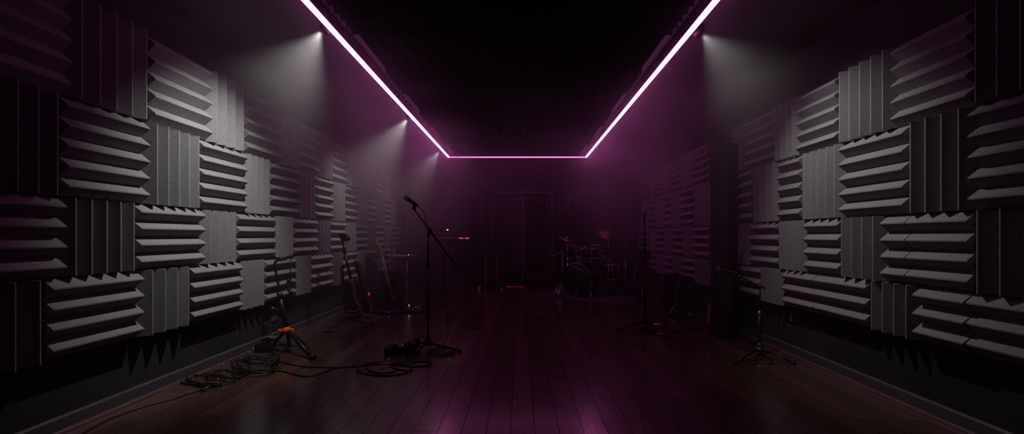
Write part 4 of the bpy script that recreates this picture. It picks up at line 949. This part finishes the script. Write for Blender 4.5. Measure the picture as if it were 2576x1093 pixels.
# cases against right wall (far)
Yb = 6.25
def leanbox(name, pts, Y, th, m, label, cat, lean, group=None, bev=.02):
    P = [at(x, y, Y) for x, y in pts]; zb = min(p.z for p in P)
    P = [Vector((p.x+(p.z-zb)*lean[0], p.y+(p.z-zb)*lean[1], max(p.z, .003))) for p in P]
    t = thing(name, (sum(p.x for p in P)/len(P), Y, 0), label, cat, group)
    build('case_body', MB().prism(catmull(P, 4, True), (0, th, 0), bev=bev), m, t); return t
t = leanbox('equipment_case', [(1674,696),(1700,692),(1722,696),(1724,740),(1722,788),(1700,792),(1674,790),(1671,740)], 6.3, .25, 'fabric', 'squat black case on the floor against the far right wall', 'equipment case', (0,0))
build('handle', MB().tube(catmull([at(1688,694,6.4), at(1692,689,6.4), at(1706,689,6.4), at(1710,694,6.4)], 4), .008, 6), 'rubber', t)
t = leanbox('guitar_case', [(1716,702),(1735,697),(1748,702),(1752,745),(1738,800),(1722,803),(1704,797),(1706,750)], 5.95, .14, 'fabric', 'black soft case leaning in front of the squat case by the right wall', 'guitar case', (.0,.05))
build('strap', MB().tube(catmull([at(1735,700,5.93), at(1742,705,5.92), at(1744,730,5.92), at(1738,760,5.93)], 5), .006, 6), 'rubber', t)
qq = fl(1690,797,0)
t = thing('effects_pedal', qq, 'small pale-edged pedal in front of the squat case by the right wall', 'effects pedal')
build('pedal_body', MB().box(qq+Vector((0,.03,.022)), (.13,.09,.04), bev=.006), 'pblack', t)
build('pedal_plate', MB().prism([qq+Vector(v) for v in ((-.045,.0,.044),(.045,.0,.044),(.045,.06,.046),(-.045,.06,.046))], (0,0,.004)), 'steel', t)
build('pedal_lever', MB().cyl(qq+Vector((.01,.05,.045)), qq+Vector((.04,.06,.13)), .009), 'steel', t)
qq = fl(1735,803,0)
t = thing('mic_floor_stand', qq, 'tiny stand with a pink glint in front of the leaning soft case', 'microphone stand')
build('base', MB().lathe([(0,0),(.04,0),(.04,.01),(.01,.015),(0,.015)], qq, (0,0,1), 18), 'bmetal', t)
build('stem', MB().cyl(qq+Vector((0,0,.01)), qq+Vector((0,0,.05)), .006), 'bmetal', t)
build('capsule', MB().ball(qq+Vector((0,0,.06)), .018, (1,1,1.2)), 'chrome', t)

# upright amplifier cover on the near right
Yc = 4.95
fb = [fl(1784,842,0), fl(1832,856,0)]
a_, b_2 = fb; upl = Vector((.10, .02, .86))
hh = .74
F_ = [a_, b_2, b_2+Vector((.075,.03,hh*.97)), b_2+Vector((.05,.035,hh)), a_+Vector((.10,.045,hh)), a_+Vector((.075,.04,hh*.95))]
t = thing('amplifier_cover', (a_+b_2)/2, 'upright black covered amplifier leaning by the right wall', 'amplifier')
build('cover', MB().prism([p+Vector((0,0,.002)) for p in F_], Vector((.09,.13,0)), bev=.02), 'fabric', t)
build('edge_piping', MB().tube(catmull([F_[1]+Vector((-.0,-.006,.03)), F_[1].lerp(F_[2],.5)+Vector((0,-.006,0)), F_[2]+Vector((0,-.006,-.03))], 6), .005, 6), 'piping2', t) if 'piping2' in M else build('edge_piping', MB().tube(catmull([F_[1]+Vector((-.0,-.006,.03)), F_[1].lerp(F_[2],.5)+Vector((0,-.006,0)), F_[2]+Vector((0,-.006,-.03))], 6), .004, 6), 'bmetal', t)
build('pale_edge', MB().prism([at(1784,766,4.88), at(1788.5,766,4.88), at(1786,812,4.88), at(1783,812,4.88)], (.0,.03,0)), 'piping', t)  # pale strip down the left edge of the cover
build('corner_foot', MB().box(a_+Vector((.02,.01,.02)), (.06,.05,.036), bev=.008), 'rubber', t)
build('corner_foot', MB().box(b_2+Vector((.0,.01,.02)), (.06,.05,.036), bev=.008), 'rubber', t)

# near right boom stand
Ys = 4.1; bs = Vector((at(1911,0,Ys).x, Ys, 0)); hub = bs+Vector((0,0,.07))
t = thing('microphone_stand', bs, 'low black boom microphone stand on a tripod against the near right wall', 'microphone stand')
build('tripod_hub', MB().lathe([(0,-.03),(.026,-.03),(.034,0),(.03,.03),(.018,.06),(0,.06)], hub, (0,0,1), 18), 'pblack', t)
build('hub_ring', MB().cyl(hub+Vector((0,0,.0)), hub+Vector((0,0,.012)), .036), 'steel', t)
for q, mm_ in ((fl(1999,915,.012), 'steel'), (fl(1848,913,.012), 'bmetal'), (fl(1905,868,.012), 'bmetal')): leg(t, hub, q, .010, 'bmetal')
jz = at(1905, 722, Ys)
build('lower_tube', MB().cyl(hub, (bs.x, Ys, at(0,790,Ys).z), .014), 'bmetal', t)
build('height_clutch', MB().cyl((bs.x, Ys, at(0,792,Ys).z), (bs.x, Ys, at(0,784,Ys).z), .019), 'steel', t)
build('upper_tube', MB().cyl((bs.x, Ys, at(0,790,Ys).z), (bs.x-.0, Ys, jz.z), .010), 'bmetal', t)
build('boom_arm', MB().cyl(at(1925,726,Ys), at(1862,697,Ys+.25), .009).ball(Vector((bs.x, Ys, jz.z)), .02), 'bmetal', t)
build('boom_joint', MB().ball(at(1860,697,Ys+.26), .024).ball(at(1853,690,Ys+.28), .018), 'pblack', t)
build('thin_rods', MB().cyl(at(1860,690,Ys+.26), at(1867,612,Ys+.26), .004).cyl(at(1862,690,Ys+.27), at(1873,604,Ys+.27), .003), 'bmetal', t)
t2 = thing('microphone', at(1825,681,Ys+.5), 'long dark microphone lying level above the covered amplifier', 'microphone')
microphone(at(1803,677,Ys+.5), at(1850,687,Ys+.30), None, t2)
heap_pts = []
S9 = .3385
def r9(x, y): return (fl(1700+x*S9, 560+y*S9), 2)
cable([r9(340,880), r9(400,870), r9(460,885), r9(560,905), r9(610,880), r9(560,930), r9(480,940), r9(420,920), r9(400,905), r9(470,900), r9(600,950), r9(520,960)], .006, 'black cable tangled between the covered amplifier and the low boom stand')
cable([r9(600,1045), r9(660,1010), r9(720,1035), r9(700,1060), r9(610,1050), r9(560,1060), r9(540,1040), r9(620,1020)], .005, 'black cable curled on the floor between the legs of the low boom stand')
# wall sockets
zo = .37
t = thing('wall_socket', (XR, 4.12, zo-.05), 'small dark wall socket with a painted highlight, low on the right wall', 'wall socket')
build('socket_plate', MB().box((XR-.006, 4.12, zo), (.012,.085,.10), bev=.003), 'pblack', t)
build('socket_detail', MB().box((XR-.016, 4.12, zo+.012), (.01,.02,.05)).box((XR-.018, 4.12, zo-.03), (.014,.016,.014)), 'piping', t)  # pale pieces paint the highlight on the socket plate
M['sock'] = mat('grey socket plastic', (.09,.09,.095), .4); bump_noise(M['sock'], 50, .05, .001)
t = thing('wall_socket', (XL, 4.66, .24), 'small grey wall socket low on the left wall behind the tripod', 'wall socket')
build('socket_plate', MB().box((XL+.006, 4.66, .30), (.012,.10,.15), bev=.003), 'sock', t)
build('socket_detail', MB().box((XL+.014, 4.66, .32), (.008,.05,.05)), 'pblack', t)

# ------------------------------------------------------------------ haze
hz_ = bpy.data.materials.new('stage haze'); hz_.use_nodes = True; nt = hz_.node_tree; nt.nodes.clear()
out = nt.nodes.new('ShaderNodeOutputMaterial'); vs = nt.nodes.new('ShaderNodeVolumeScatter')
vs.inputs['Color'].default_value = (.96,.96,1,1); vs.inputs['Anisotropy'].default_value = .3
class _H: node_tree = nt
def hm(op, a, c=None, clamp=False):
    n = nt.nodes.new('ShaderNodeMath'); n.operation = op; n.use_clamp = clamp
    for i, v in enumerate((a, c)):
        if v is None: continue
        if isinstance(v, (int, float)): n.inputs[i].default_value = v
        else: nt.links.new(v, n.inputs[i])
    return n.outputs[0]
def hr(v, a, b, lo, hi):
    n = nt.nodes.new('ShaderNodeMapRange'); n.interpolation_type = 'SMOOTHSTEP'; nt.links.new(v, n.inputs[0])
    for i, k in enumerate((a, b, lo, hi)): n.inputs[i+1].default_value = k
    return n.outputs[0]
g = nt.nodes.new('ShaderNodeNewGeometry'); sp = nt.nodes.new('ShaderNodeSeparateXYZ'); nt.links.new(g.outputs['Position'], sp.inputs[0])
hx, hy, hz0 = sp.outputs
no = nt.nodes.new('ShaderNodeTexNoise'); no.inputs['Scale'].default_value = .9; no.inputs['Detail'].default_value = 1.5; nt.links.new(g.outputs['Position'], no.inputs['Vector'])
ny = hr(hy, 2.4, 8.8, .03, 1.0)                       # the smoke has drifted to the far end
nz = hr(hz0, .4, 2.75, .19, 1.0)                        # and hangs under the ceiling
nx = hm('ADD', hr(hx, -2.0, -.4, 1.0, .20), hr(hx, .6, 1.9, 0.0, .5))   # thicker along the walls than down the middle
nn_ = hr(no.outputs['Fac'], .3, .72, .5, 1.6)
body = hm('MULTIPLY', hm('MULTIPLY', hm('MULTIPLY', ny, nz), hm('MULTIPLY', nx, nn_)), .44)
layer = hm('MULTIPLY', hm('MULTIPLY', hr(hz0, 2.35, 2.8, 0.0, .10), hr(hy, 1.6, 3.0, .1, 1.0)), hm('MULTIPLY', nx, nn_))   # extra haze added under the ceiling for a halo round the strips
dens = hm('ADD', body, layer)
nt.links.new(dens, vs.inputs['Density'])
nt.links.new(vs.outputs[0], out.inputs['Volume']); M['haze'] = hz_; C.cycles.volume_step_rate = 4.0
o = build('haze', MB().box((0, (YB+YN)/2+.0, ZC/2), (5.9, YB-YN+.3, ZC+.1)), 'haze', kind='stuff')
tagp(o, 'thin smoke haze filling the whole room', 'haze')

# ------------------------------------------------------------------ camera, world, view
cam = bpy.data.cameras.new('camera'); co = bpy.data.objects.new('camera', cam); COL.objects.link(co)
co.location = (0, 0, CAMH); co.rotation_euler = (PI/2, 0, 0); cam.sensor_width = 36; cam.lens = 36*F/2576
cam.shift_x = -(VX-1288)/2576; cam.shift_y = (VY-546.5)/2576; cam.clip_start = .05; C.camera = co
w = bpy.data.worlds.new('world'); C.world = w; w.use_nodes = True
w.node_tree.nodes['Background'].inputs[0].default_value = (.0,.0,.0,1)
C.view_settings.view_transform = 'Standard'; C.view_settings.look = 'None'; C.view_settings.gamma = 1; C.view_settings.exposure = 0.0
C.view_settings.use_curve_mapping = False
C.cycles.use_denoising = True; C.cycles.adaptive_threshold = .03; C.cycles.max_bounces = 6; C.cycles.volume_bounces = 1; C.cycles.diffuse_bounces = 1; C.cycles.glossy_bounces = 3
C.cycles.sample_clamp_indirect = 4.0; C.cycles.caustics_reflective = False; C.cycles.caustics_refractive = False
for r_ in ROOTS: del r_['o_']
